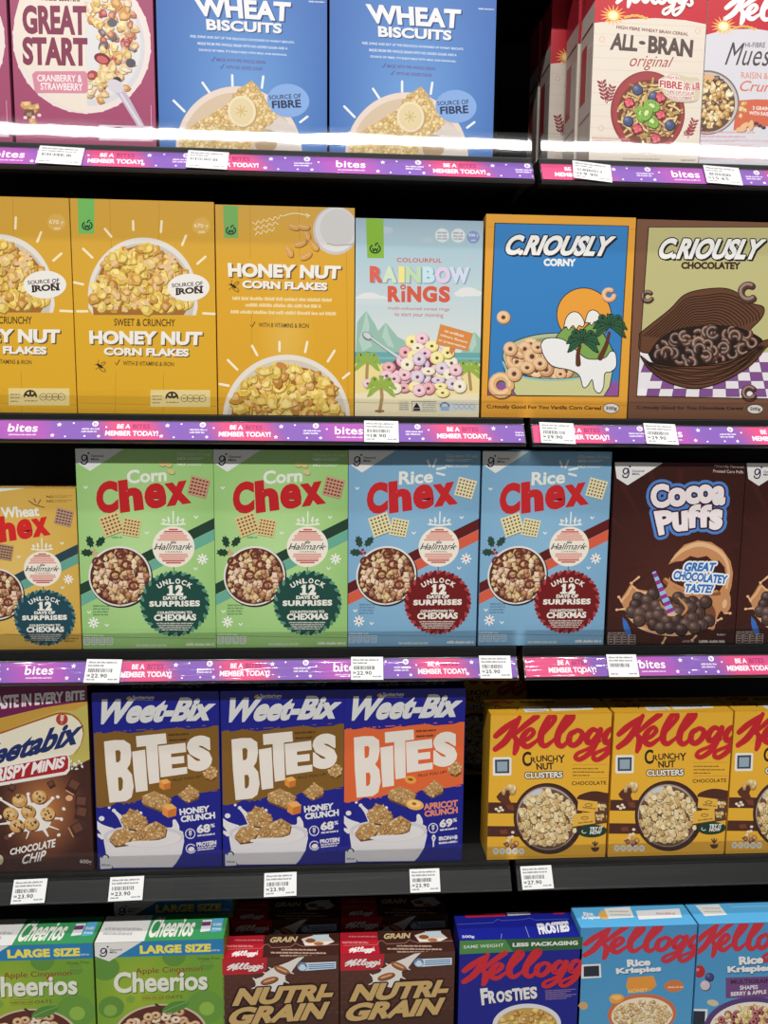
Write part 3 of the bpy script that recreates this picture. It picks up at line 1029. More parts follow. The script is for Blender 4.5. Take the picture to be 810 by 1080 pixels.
def art_rainbow():
    a = Art((370, 225, 4.909), [(28, 31), (686, 39), (663, 1060), (17, 1056)], .2065, .3145)
    a.back(lambda u, v: mixc((150, 174, 190), (172, 196, 206), v / .12) if v < .12 else mixc((166, 194, 206), (212, 218, 216), min(1, (v - .12) / .5)), 2, 24)
    a.part('food_picture')
    for x, y, k in ((95, 440, 1), (150, 450, .8), (60, 452, .8), (605, 405, .9), (570, 416, .6), (645, 412, .6), (395, 140, .5), (180, 92, .7), (620, 225, .5)):
        a.ell(x, y, 58 * k, 26 * k, (222, 221, 221) if y > 300 else (176, 194, 204))
    a.rect(0, 445, 190, 478, (200, 212, 214))
    mt, ml = (150, 186, 172), (176, 204, 190)
    a.poly([(24, 725), (32, 570), (52, 540), (80, 508), (120, 570), (140, 612), (180, 568), (240, 640), (282, 664), (296, 735)], mt)
    a.poly([(80, 508), (96, 590), (88, 640), (110, 690), (60, 720), (40, 660), (60, 600)], ml); a.poly([(180, 568), (200, 640), (225, 700), (190, 690), (160, 640)], ml)
    a.poly([(560, 740), (600, 660), (640, 612), (680, 655), (680, 745)], mt); a.poly([(640, 612), (650, 680), (625, 720), (610, 690)], ml)
    a.rect(0, 722, 700, 782, (106, 164, 166)); a.rect(0, 748, 700, 758, (130, 180, 178))
    a.poly([(0, 782), (700, 778), (700, 1080), (0, 1080)], (232, 214, 150))
    a.poly([(0, 940), (200, 925), (450, 945), (700, 935), (700, 1080), (0, 1080)], (234, 222, 186))
    lf, tk = (146, 174, 74), (170, 140, 90)
    a.palm(82, 772, 74, [(84, 780), (80, 860)], lf, tk); a.palm(612, 812, 72, [(612, 820), (622, 915)], lf, tk)
    a.ring(84, 640, 16, 24, 9, (122, 126, 132), rot=-.9); a.ell(84, 636, 22, 14, (200, 206, 210), .5)
    a.line([(96, 644, 10), (160, 690, 9), (245, 748, 14)], 9, (206, 212, 216)); a.line([(98, 650, 3), (160, 697, 3), (243, 756, 3)], 3, (110, 112, 118))
    pk, ye, cr, pr, rd = (230, 182, 196), (236, 222, 140), (234, 224, 198), (212, 190, 212), (220, 150, 158)
    mound = [(150, 905), (160, 850), (200, 790), (250, 740), (300, 680), (365, 640), (440, 680), (490, 740), (545, 800), (590, 900), (520, 915), (440, 905), (300, 920), (240, 915)]
    a.poly(mound, (120, 64, 78))
    allc = [pk, ye, cr, pr, rd, pk, pr]
    a.spread(inpoly(mound), (165, 660, 580, 900), 52, lambda x, y: a.loop(x, y, 33, a.pick(allc), a.rnd.uniform(.7, 1), .26, a.rnd.uniform(0, 3)))
    for x, y, c, q in ((315, 665, ye, 1), (367, 648, pk, .85), (280, 722, rd, .9), (345, 698, cr, .7), (418, 688, ye, .85), (382, 726, pk, .8), (500, 722, ye, .9), (325, 742, ye, .9), (352, 756, pr, 1), (445, 750, ye, 1),
                       (195, 800, rd, .8), (290, 785, cr, 1), (470, 803, pr, .9), (400, 820, cr, .6), (512, 835, cr, .9), (542, 812, pk, .9), (183, 845, pk, .8), (275, 840, pk, .8), (222, 860, pk, .85), (343, 850, pr, 1), (450, 866, pr, .55),
                       (272, 908, rd, .7), (330, 902, ye, .8), (526, 885, pr, .9), (462, 898, ye, .5), (400, 910, rd, .9), (352, 920, pk, .9), (474, 932, ye, .7), (564, 898, cr, 1), (226, 910, cr, .85), (85, 886, pk, .85)):
        a.loop(x, y, 35 if x > 100 else 28, c, q, .24)
    a.palm(155, 902, 80, [(155, 915), (158, 960), (146, 1032)], lf, tk)
    for i in range(5):
        a.ell(146 + (i - 2) * 8, 1030, 9, 6, (150, 104, 70), 0, 8)
    green_tab(a, 80, 32, 170, 236, 127, 188, 26, (132, 178, 56))
    a.part('claim_badge')
    for x, y, r, c in ((472, 115, 36, (214, 218, 220)), (555, 115, 36, (214, 218, 220)), (633, 122, 33, (130, 150, 196))):
        a.ell(x, y, r, r, c)
        if x < 600:
            for j in (-14, 2, 16):
                a.small(x - 24, y + j - 4, x + 24, y + j + 5, (110, 130, 150), 0, .6)
    a.text('500 g', (609, 104, 659, 106, 659, 124, 609, 122), (224, 228, 236), .02); a.small(622, 134, 646, 142, (224, 228, 236))
    a.part('title')
    a.text('COLOURFUL', (238, 233, 471, 234, 470, 256, 238, 256), (196, 92, 84), .03, sp=1.1)
    for ch, x0, x1, c in (('R', 100, 164, (216, 98, 82)), ('A', 164, 236, (206, 222, 190)), ('I', 248, 276, (238, 222, 140)), ('N', 284, 360, (190, 214, 172)), ('B', 372, 432, (196, 222, 230)), ('O', 438, 512, (222, 200, 224)), ('W', 512, 612, (206, 214, 230))):
        a.text(ch, (x0, 278, x1, 280, x1, 360, x0, 360), c, .06, fat=5, shadow=(7, 4, (132, 160, 186)))
    for ch, x0, x1, y0 in (('R', 192, 254, 380), ('N', 292, 362, 380), ('G', 372, 444, 378), ('S', 456, 512, 378)):
        a.text(ch, (x0, y0, x1, y0, x1, 460, x0, 460), (208, 92, 72), .06, fat=5)
    a.rect(261, 404, 280, 462, (208, 92, 72)); a.ring(270, 384, 11, 10, 8, (208, 92, 72), n=18)
    a.text('multi-coloured cereal rings', (192, 484, 510, 488, 510, 510, 192, 505), (190, 112, 116), .012)
    a.text('to start your morning', (225, 514, 478, 518, 478, 545, 225, 540), (190, 112, 116), .012)
    a.part('claim_sign')
    a.poly([(514, 688), (546, 696), (522, 735), (508, 716)], (206, 128, 66)); a.poly([(462, 574), (632, 621), (606, 713), (439, 679)], (214, 136, 70))
    for s_, x0, y0, x1, y1 in (('no artificial', 486, 600, 584, 628), ('colours, flavours', 464, 622, 604, 662), ('or preservatives', 454, 650, 596, 688)):
        a.text(s_, (x0, y0, x1, y1, x1 - 3, y1 + 14, x0 - 3, y0 + 14), (240, 226, 206), .03)
    a.part('nutrition_label')
    a.rect(245, 976, 300, 1030, (216, 208, 182)); a.rect(314, 978, 441, 1031, (226, 220, 200))
    for p in (((314, 978), (441, 979), (441, 1031), (314, 1030), (314, 978)),):
        a.line(p, 3, (60, 60, 60), False)
    a.poly([(339, 984), (358, 1014), (320, 1014)], (30, 30, 32)); a.rect(321, 1016, 357, 1027, (30, 30, 32))
    for j in range(4):
        a.small(250, 984 + j * 11, 296, 990 + j * 11, (110, 105, 95)); a.small(368, 984 + j * 11, 436, 990 + j * 11, (80, 80, 80))
    a.rect(452, 980, 655, 1032, (206, 212, 212)); a.ring(485, 1005, 22, 20, 9, (84, 120, 172), PI, 2 * PI); a.rect(464, 1004, 508, 1026, (150, 176, 206))
    for i in range(4):
        a.ring(545 + i * 28, 1005, 12, 12, 2.5, (140, 152, 168), n=14)
    creases(a, (190, 180, 160), [((20, 985), (664, 992))])
    return a


TAN = (216, 168, 118)


def c_ring(a, x, y, r, c, a0, a1, t=.62):
    """broken ring-shaped puff"""
    q = [(x + r * .7 * math.cos(a0 + (a1 - a0) * i / 12), y + r * .7 * math.sin(a0 + (a1 - a0) * i / 12)) for i in range(13)]
    a.line([(u + r * .05, v + r * .09) for u, v in q], r * (t + .06), mixc(c, (40, 18, 8), .6), False)
    a.line(q, r * t, c, False)
    a.line([(u - r * .04, v - r * .08) for u, v in q], r * t * .42, mixc(c, (255, 246, 230), .38), False)


def art_corny():
    a = Art((504, 222, 4.602), [(40, 20), (776, 34), (712, 1010), (17, 1008)], .2475, .326)
    K = (30, 24, 26)
    a.back((222, 158, 56))
    creases(a, (186, 126, 40), [((20, 935), (716, 946)), ((40, 84), (775, 92))])
    a.part('food_picture')
    fr = [(83, 66), (738, 75), (675, 905), (48, 903)]
    a.poly(fr, (52, 124, 188))
    a.poly([(674, 828), (675, 905), (578, 905), (622, 846)], (142, 84, 150)); a.poly([(48, 903), (52, 840), (110, 840), (186, 903)], (142, 84, 150))
    a.ell(515, 515, 132, 132, (228, 156, 58), n=60, line=K)
    a.ell(392, 715, 272, 112, (176, 186, 150), n=60, line=K)
    a.ell(392, 722, 258, 100, (150, 150, 110), n=60)
    a.blob([(378, 622), (408, 588), (430, 575), (470, 580), (500, 592), (545, 552), (590, 560), (610, 610), (640, 660), (648, 715), (540, 730), (440, 660)], (124, 162, 82), K, 4)
    a.blob([(415, 580), (428, 530), (455, 502), (490, 506), (516, 548), (508, 572), (490, 566), (476, 584), (460, 566), (440, 588), (428, 572)], WHITE, K, 4)
    a.blob([(518, 552), (534, 504), (560, 490), (588, 508), (596, 552), (578, 562), (566, 546), (552, 564), (536, 552)], WHITE, K, 4)
    a.line([(480, 620), (500, 592), (545, 552)], 4, K)
    cs = [TAN, (206, 152, 104), (226, 182, 134)]
    a.spread(inpoly([(130, 700), (200, 650), (300, 620), (330, 700), (350, 760), (460, 800), (380, 820), (260, 800), (150, 770)]), (125, 620, 470, 820), 50,
             lambda x, y: a.loop(x, y, 36, a.pick(cs), a.rnd.uniform(.7, 1), .28, a.rnd.uniform(0, 3)))
    c_ring(a, 182, 734, 48, TAN, .6, 5.6)
    for x, y, r, q in ((157, 680, 34, 1), (262, 716, 42, 1), (300, 750, 36, .9), (238, 770, 36, .8), (290, 672, 34, .8), (398, 800, 28, .8)):
        a.loop(x, y, r, TAN, q, .28)
    a.poly([(122, 745), (150, 786), (230, 812), (330, 824), (430, 822), (500, 812), (560, 800), (640, 780), (662, 720), (634, 860), (604, 905), (186, 905), (140, 830)], (200, 200, 146), K, 4)
    a.line([(122, 745), (150, 790), (250, 822), (392, 828), (520, 815)], 9, (150, 190, 186))
    a.blob([(303, 660), (322, 634), (360, 626), (405, 632), (440, 652), (480, 690), (530, 726), (610, 722), (640, 690), (664, 700), (667, 760), (640, 788), (612, 796), (604, 860), (584, 890), (560, 872), (550, 826), (528, 856), (506, 862), (488, 806),
            (440, 780), (360, 762), (318, 712)], (232, 231, 230), K, 4)
    lf = (44, 92, 62)
    a.palm(640, 566, 82, [(636, 600, 14), (620, 660, 20), (590, 722, 26)], lf, (94, 50, 34), K)
    a.palm(508, 640, 80, [(494, 664, 14), (484, 700, 20), (484, 752, 26)], lf, (94, 50, 34), K)
    c_ring(a, 112, 855, 62, (222, 172, 116), .8, 6.4)
    a.loop(175, 800, 36, TAN, 1, .3); a.loop(124, 528, 33, (222, 172, 120), .95, .3); c_ring(a, 637, 415, 36, (220, 164, 120), .2, 5.2)
    a.line(fr + [fr[0]], 5, (60, 44, 34), False)
    a.part('title')
    a.text('C.RIOUSLY', (150, 124, 676, 128, 650, 226, 130, 222), (236, 234, 232), .05, .25, fat=4, shadow=(8, 9, (24, 20, 26)), outline=((7, (24, 20, 26)),))
    a.text('CORNY', (322, 240, 478, 241, 476, 277, 321, 276), (236, 234, 232), .055, fat=2)
    a.part('front_panel')
    a.text('C.riously Good For You Vanilla Corn Cereal', (44, 948, 592, 952, 590, 975, 43, 971), (60, 40, 22), .04)
    a.part('weight_mark')
    a.ell(640, 962, 38, 24, WHITE, line=(60, 40, 22), lw=3)
    a.text('300g', (614, 952, 668, 953, 667, 975, 613, 973), (60, 40, 22), .03)
    return a


def art_choc():
    w, h = .249, .324
    x0, z0 = at(655 + 25 / 4.8, 222 + 1055 / 4.8)
    a = Art((655, 222, 4.8), None, w, h, origin=(x0, z0))
    K = (34, 20, 14)
    a.back((118, 80, 60))
    creases(a, (92, 58, 42), [((30, 972), (1200, 985))])
    a.part('food_picture')
    fr = [(130, 86), (1120, 86), (1010, 960), (70, 940)]
    a.poly(fr, (186, 180, 126))
    a.poly([(86, 720), (1080, 720), (1012, 960), (70, 940)], (228, 222, 226))
    rows = [(728, 770), (778, 820), (822, 864), (866, 904), (906, 944)]
    for j, (ya, yb) in enumerate(rows):
        ya = rows[j - 1][1] if j else 724
        for i in range(-6, 14):
            if (i + j) % 2 == 0:
                f = lambda i_, y: 400 + (i_ * 54 - 100) * (1 + (y - 700) / 900.0) - (y - 700) * .1 * (1 if i_ > 2 else 1)
                q = [(f(i, ya), ya), (f(i + 1, ya), ya), (f(i + 1, yb), yb), (f(i, yb), yb)]
                xs = [p[0] for p in q]
                if min(xs) > 74 and max(xs) < 1000:
                    a.poly(q, (128, 80, 140), K, 2)
    a.poly([(72, 940), (78, 900), (125, 903), (118, 942)], (236, 232, 234))
    pod = (98, 62, 42)
    up = [(84, 625), (150, 572), (240, 500), (310, 430), (400, 402), (520, 396), (600, 430), (650, 470), (712, 490), (706, 540), (650, 600), (610, 640), (300, 700), (100, 720)]
    a.blob(up, pod, K, 5)
    te = [(96, 640), (150, 584), (240, 512), (320, 440), (420, 412), (520, 408), (610, 446), (690, 498), (700, 540)]
    for i in range(12):
        f = .94 - i * .052
        q = [(400 + (x - 400) * (f + .03), 668 + (y - 668) * f + 5 * ((k * 5 + i * 3) % 3 - 1)) for k, (x, y) in enumerate(te)]
        a.line(q, 4.5, K)
    cav = [(130, 730), (180, 660), (260, 610), (380, 588), (480, 585), (600, 600), (710, 664), (640, 715), (520, 765), (330, 790), (170, 775)]
    a.blob(cav, (36, 24, 20), K, 5)
    cs = [(84, 54, 44), (70, 46, 40), (98, 64, 52), (60, 40, 36)]

    def piece(x, y):
        b = a.rnd.uniform(0, 6)
        c_ring(a, x, y, a.rnd.uniform(30, 40), a.pick(cs), b, b + a.rnd.uniform(3.2, 5.2))
    a.spread(inpoly([(150, 720), (200, 655), (290, 615), (400, 595), (500, 595), (600, 610), (690, 664), (620, 710), (500, 755), (330, 775), (190, 760)]), (150, 595, 690, 775), 50, piece)
    lo = [(88, 735), (110, 752), (150, 775), (260, 790), (400, 785), (540, 760), (640, 715), (700, 668), (740, 655), (752, 672), (720, 700), (690, 740), (640, 790), (560, 840), (470, 880), (370, 902), (270, 885), (190, 850), (130, 800), (105, 765)]
    a.blob(lo, pod, K, 5)
    be = [(100, 764), (150, 815), (230, 862), (330, 892), (430, 882), (530, 848), (620, 795), (690, 728), (726, 690)]
    for i in range(8):
        f = .92 - i * .115
        q = [(420 + (x - 420) * (.97 - i * .012), 778 - max(0, x - 420) ** 2 * .0010 + (y - 778 + max(0, x - 420) ** 2 * .0010) * f + 3 * ((k * 5 + i) % 3 - 1)) for k, (x, y) in enumerate(be)]
        a.line(q, 4.5, K)
    c_ring(a, 125, 437, 34, (80, 52, 42), .5, 5.4); c_ring(a, 635, 415, 54, (84, 54, 44), .9, 5.2); c_ring(a, 640, 925, 42, (84, 50, 42), .6, 5.5)
    a.line(fr + [fr[0]], 4, (50, 34, 26), False)
    a.part('title')
    a.text('C.RIOUSLY', (196, 142, 727, 148, 700, 250, 178, 246), (236, 234, 232), .05, .25, fat=4, shadow=(8, 9, (24, 20, 26)), outline=((7, (24, 20, 26)),))
    a.text('CHOCOLATEY', (297, 262, 596, 263, 594, 299, 296, 297), (58, 32, 22), .05, fat=2)
    a.part('front_panel')
    a.text('C.riously Good for You Chocolate Cereal', (71, 990, 609, 994, 607, 1016, 70, 1012), (40, 24, 18), .04)
    a.part('weight_mark')
    a.ell(670, 1007, 40, 23, WHITE, line=(50, 30, 22), lw=3)
    a.text('200g', (644, 997, 698, 998, 697, 1019, 643, 1017), (50, 30, 22), .03)
    return a


def art_checks(kind):
    """boxes of lattice squares: corn (green), rice (blue), wheat (yellow)"""
    P_ = {'Corn': dict(a=(150, 194, 118), b=(182, 216, 152), d=(34, 62, 48), t=(104, 168, 146), r=(190, 32, 38), m=(30, 72, 62), e=(88, 144, 124), p=(206, 172, 106), q=(176, 112, 88)),
          'Rice': dict(a=(122, 166, 198), b=(140, 182, 212), d=(92, 26, 24), t=(208, 92, 66), r=(196, 38, 42), m=(112, 24, 26), e=(176, 62, 62), p=(214, 204, 150), q=(220, 208, 162)),
          'Wheat': dict(a=(206, 166, 76), b=(222, 186, 104), d=(40, 66, 78), t=(96, 162, 142), r=(206, 38, 38), m=(32, 70, 84), e=(72, 124, 124), p=(140, 100, 72), q=(150, 108, 88))}[kind]
    ww = kind == 'Wheat'
    q = [(21, 15), (753, 22), (760, 1070), (63, 1075)]
    a = Art((75, 470, 5), q, .221, .3355)
    if ww:
        a.w, a.ht = .192, .2705
        ub, vb = a.P([(540, 540)])[0]
        tu, tv = .192 - .0580, .137

        def post(p):
            return np.stack([(p[:, 0] - ub) * .872 + tu, (p[:, 1] - vb) * .855 + tv], -1)
        a.post = post
    a.back(lambda u, v: mixc(P_['b'], P_['a'], min(1, math.hypot(u - .45, v - .52) * 1.7)), 8, 14)
    a.part('front_panel')
    for dx, c in ((0, P_['d']), (60, P_['t'])):
        a.poly([(-200, 858 + dx), (20, 750 + dx), (775, 378 + dx), (775, 437 + dx), (20, 808 + dx), (-200, 916 + dx)], c)
    for x, y in ((77, 222), (660, 382), (655, 655), (95, 882), (188, 950), (400, 465)):
        a.line([(x - 8, y - 3), (x, y + 6), (x + 8, y - 3)], 7, (226, 232, 222), False)
    a.stars(692, 605, 1); a.stars(118, 938, 1)
    if kind == 'Rice':
        a.ell(692, 605, 6, 6, (200, 60, 50)); a.ell(118, 938, 6, 6, (200, 60, 50))
    gr = (70, 110, 80) if kind == 'Corn' else (80, 110, 140)
    for j in range(4):
        a.small(116, 846 + j * 15, 204 - j * 3, 855 + j * 15, gr, 0, .7, j)
    if kind == 'Corn':
        a.small(214, 484, 270, 494, gr)
    # corner mark
    if not ww:
        a.part('brand_corner')
        a.poly([(18, 10), (288, 12), (100, 136), (24, 86)], (222, 222, 220))
        a.general(72, 66, 1.0)
        a.text('General', (106, 48, 172, 48, 172, 61, 106, 60), (40, 44, 70), .02); a.text('Mills', (106, 66, 148, 66, 148, 79, 106, 78), (40, 44, 70), .02)
    else:
        a.part('brand_corner')
        a.uvtris(np.array([[(0, .2705), (0, .2550), (.112, .2705)]]), (222, 222, 218))
    a.part('front_panel')
    if not ww:
        a.text('Gluten Free', (563, 36, 738, 40, 738, 56, 563, 54), (196, 200, 190), .02)
        for y in (62, 92):
            a.text('NO', (564, y, 606, y, 606, y + 16, 564, y + 16), (226, 230, 222), .04); a.small(612, y + 2, 706, y + 7, (226, 230, 222)); a.small(612, y + 10, 690, y + 15, (226, 230, 222))
    else:
        for y in (84, 112):
            a.text('NO', (576, y, 618, y, 618, y + 16, 576, y + 16), (90, 62, 30), .03); a.small(624, y, 730, y + 5, (110, 80, 40)); a.small(624, y + 9, 700, y + 14, (110, 80, 40))
    # title
    a.part('title')
    tx = dict(Corn=(295, 132, 506, 122, 506, 190, 298, 204), Rice=(306, 132, 494, 122, 494, 192, 308, 204), Wheat=(298, 158, 526, 148, 530, 212, 306, 226))[kind]
    if ww:
        a.line([(470, 118), (500, 140), (530, 150)], 8, (140, 96, 50)); a.line([(500, 104), (510, 126)], 8, (150, 104, 56), False); a.line([(540, 112), (524, 136)], 8, (150, 104, 56), False)
        a.line([(560, 158), (534, 152)], 8, (150, 104, 56), False)
    elif kind == 'Corn':
        for x, y in ((482, 98), (516, 102), (530, 140)):
            a.ell(x + 2, y + 3, 21, 14, (110, 110, 60), .4); a.ell(x, y, 20, 13, (206, 190, 130), .4)
    else:
        for p in (((462, 72), (474, 100)), ((508, 66), (494, 104)), ((560, 110), (516, 118)), ((556, 150), (516, 140))):
            a.line(p, 12, (222, 224, 220), False)
    a.text(kind, tx, (228, 228, 220), .03, fat=2.5)
    fx = (lambda x, y: (590 + (x - 632) * .81, 335 + (y - 314) * .93)) if ww else (lambda x, y: (x, y))
    for ch, qq in (('C', ((132, 200), (243, 184), (250, 352), (138, 368))), ('h', ((250, 190), (366, 172), (384, 340), (262, 358))), ('e', ((388, 212), (496, 196), (504, 326), (394, 342))), ('x', ((498, 206), (612, 188), (634, 306), (508, 324)))):
        a.text(ch, tuple(fx(*p) for p in qq), P_['r'], .05 if ch == 'e' else .07, fat=(8 if ch == 'e' else 7))
    # picture
    a.part('food_picture')

    def square(x, y, r, rot, c, n=5):
        cr, sr = math.cos(rot), math.sin(rot)
        t = lambda u, v: (x + r * (u * cr - v * sr), y + r * (u * sr + v * cr))
        dk = mixc(c, (50, 20, 15), .62)
        a.poly([(px + r * .08, py + r * .14) for px, py in (t(-1, -1), t(1, -1), t(1, 1), t(-1, 1))], mixc(P_['a'], (30, 40, 20), .5))
        a.poly([t(-1, -1), t(0, -.94), t(1, -1), t(.95, 0), t(1, 1), t(0, .95), t(-1, 1), t(-.94, 0)], dk)
        for i in range(n + 1):
            f = -1 + 2 * i / n
            a.line([t(f, -1.02), t(f * .97, 1.02)], r * .2, mixc(c, (255, 245, 220), .12), False)
        for i in range(n + 1):
            f = -1 + 2 * i / n
            a.line([t(-1.02, f), t(1.02, f * .97)], r * .17, mixc(c, (255, 245, 220), .3), False)
    square(676, 222, 47, .25, P_['q'])
    square(214, 420, 50, -.35, P_['p'])
    square(318, 436, 43, .18, P_['p'])
    a.ell(262, 700, 168, 161, (40, 34, 34), n=60); a.ell(257, 694, 165, 158, (224, 220, 214), n=60); a.ell(257, 695, 156, 149, (84, 44, 36), n=60)
    a.spread(inell(257, 695, 143, 137), (105, 550, 410, 840), 24, lambda x, y: a.chunk(x, y, a.rnd.uniform(13, 21), a.pick(CHUNKS)))
    for x, y in ((140, 618), (232, 690), (292, 635), (262, 580), (330, 745)):
        a.ring(x, y, 24, 20, 13, (112, 54, 42), .5, 6)
    hl = P_['d'] if kind == 'Corn' else (44, 70, 56)
    for x, y, ro in ((100, 512, 1.25), (155, 512, -.85), (84, 570, .1)):
        p = []
        for i in range(16):
            an = i * PI / 8
            rr = 1.0 if i % 2 else .72
            px, py = 36 * rr * math.cos(an), 22 * rr * math.sin(an)
            p.append((x + px * math.cos(ro) - py * math.sin(ro), y + px * math.sin(ro) + py * math.cos(ro)))
        a.poly(p, hl)
    for x, y in ((122, 556), (134, 572), (118, 576)):
        a.ell(x, y, 8, 8, (206, 160, 130) if kind == 'Corn' else (160, 40, 40), 0, 12)
    # ornament
    a.part('ornament_badge')
    wc = (232, 232, 222)
    a.line([(478, 418), (540, 424), (602, 418)], 8, wc)
    for dx in (-48, -24, 0, 24, 48):
        a.line([(540 + dx, 415), (540 + dx * 1.15, 392 - (48 - abs(dx)) * .5), (540 + dx * .8, 402)], 6, wc)
    a.line([(540, 400), (540, 352)], 7, wc, False)
    a.ell(540, 540, 111, 108, (236, 228, 214), n=50)
    for i in range(17):
        y = 448 + i * 11
        if 510 < y < 572:
            continue
        hw = math.sqrt(max(0, 96 ** 2 - (y - 540) ** 2)) * (.94 if i % 2 else .86)
        a.rect(540 - hw, y - 4, 540 + hw, y + 4, (220, 150, 138) if 468 < y < 612 else (190, 90, 84))
    a.text('Hallmark', (438, 522, 640, 520, 634, 556, 438, 556), (40, 40, 48), .005, .35)
    a.line([(436, 548), (500, 544)], 3, (40, 40, 48), False); a.line([(600, 546), (642, 540)], 3, (40, 40, 48), False)
    a.text('CHANNEL', (497, 561, 588, 561, 588, 571, 497, 571), (40, 40, 48), .01, sp=1.4)
    a.line([(528, 512), (530, 520), (552, 520), (554, 512), (547, 516), (541, 508), (535, 516), (528, 512)], 4, (40, 40, 60), False)
    a.line([(541, 648), (541, 676)], 4, (40, 40, 40), False)
    # round badge
    a.part('round_badge')
    bx, by = 545, 838
    a.ell(bx, by, 176, 164, P_['m'], n=60)
    for i in range(44):
        an = i * 2 * PI / 44
        x, y = bx + 172 * math.cos(an), by + 161 * math.sin(an)
        a.ell(x, y, 16, 8, P_['e'] if i % 2 else P_['m'], an + .9, 10)
    a.ell(bx, by, 160, 148, P_['m'], n=60)
    wh = (234, 232, 222)
    a.arc_text('UNLOCK', bx, by + 30, 148, -PI / 2 - .68, -PI / 2 + .68, 27, wh, .05, 26)
    a.poly([(506, 756), (519, 742), (534, 742), (534, 786), (545, 787), (545, 796), (504, 796), (504, 787), (516, 786), (516, 758)], wh)
    a.text('2', (549, 742, 588, 741, 588, 796, 549, 796), wh, .07, fat=4)
    a.rect(550, 787, 589, 797, wh)
    a.text('DAYS OF', (484, 800, 606, 799, 606, 818, 484, 818), wh, .055, fat=1.2)
    a.text('SURPRISES', (412, 826, 676, 822, 676, 852, 412, 854), wh, .055, sp=1.12, fat=2)
    a.text('COUNTDOWN TO', (452, 879, 636, 877, 636, 892, 452, 893), wh, .055)
    a.text('CHEXMAS', (436, 896, 656, 893, 656, 926, 436, 928), wh, .05, fat=1.2)
    for j in range(4):
        a.small(448 + j * 8, 938 + j * 11, 642 - j * 8, 945 + j * 11, wh, 0, .6, j)
    # foot
    if not ww:
        a.part('nutrition_label')
        a.small(66, 1000, 172, 1008, WHITE)
        for i in range(4):
            x = 66 + i * 40
            a.poly([(x + 3, 1014), (x + 31, 1014), (x + 34, 1018), (x + 34, 1048), (x + 30, 1054), (x + 4, 1054), (x, 1048), (x, 1018)], (206, 216, 206) if kind == 'Corn' else (176, 200, 222))
            for j in range(3):
                a.small(x + 5, 1019 + j * 11, x + 29, 1025 + j * 11, mixc(P_['a'], (20, 50, 40), .5))
        a.part('front_panel')
        a.small(340, 1050, 500, 1062, (206, 216, 200), 0, .8); a.small(602, 1044, 748, 1058, WHITE, 0, .85)
        a.line([(60, 1010), (758, 1022)], 2, mixc(P_['a'], (40, 60, 40), .4), False, False)
    else:
        a.small(424, 970, 540, 982, (110, 80, 36)); a.small(656, 960, 742, 970, (110, 80, 36)); a.small(656, 976, 720, 986, (110, 80, 36))
        a.line([(300, 938), (770, 950)], 2, (150, 112, 44), False, False)
    return a


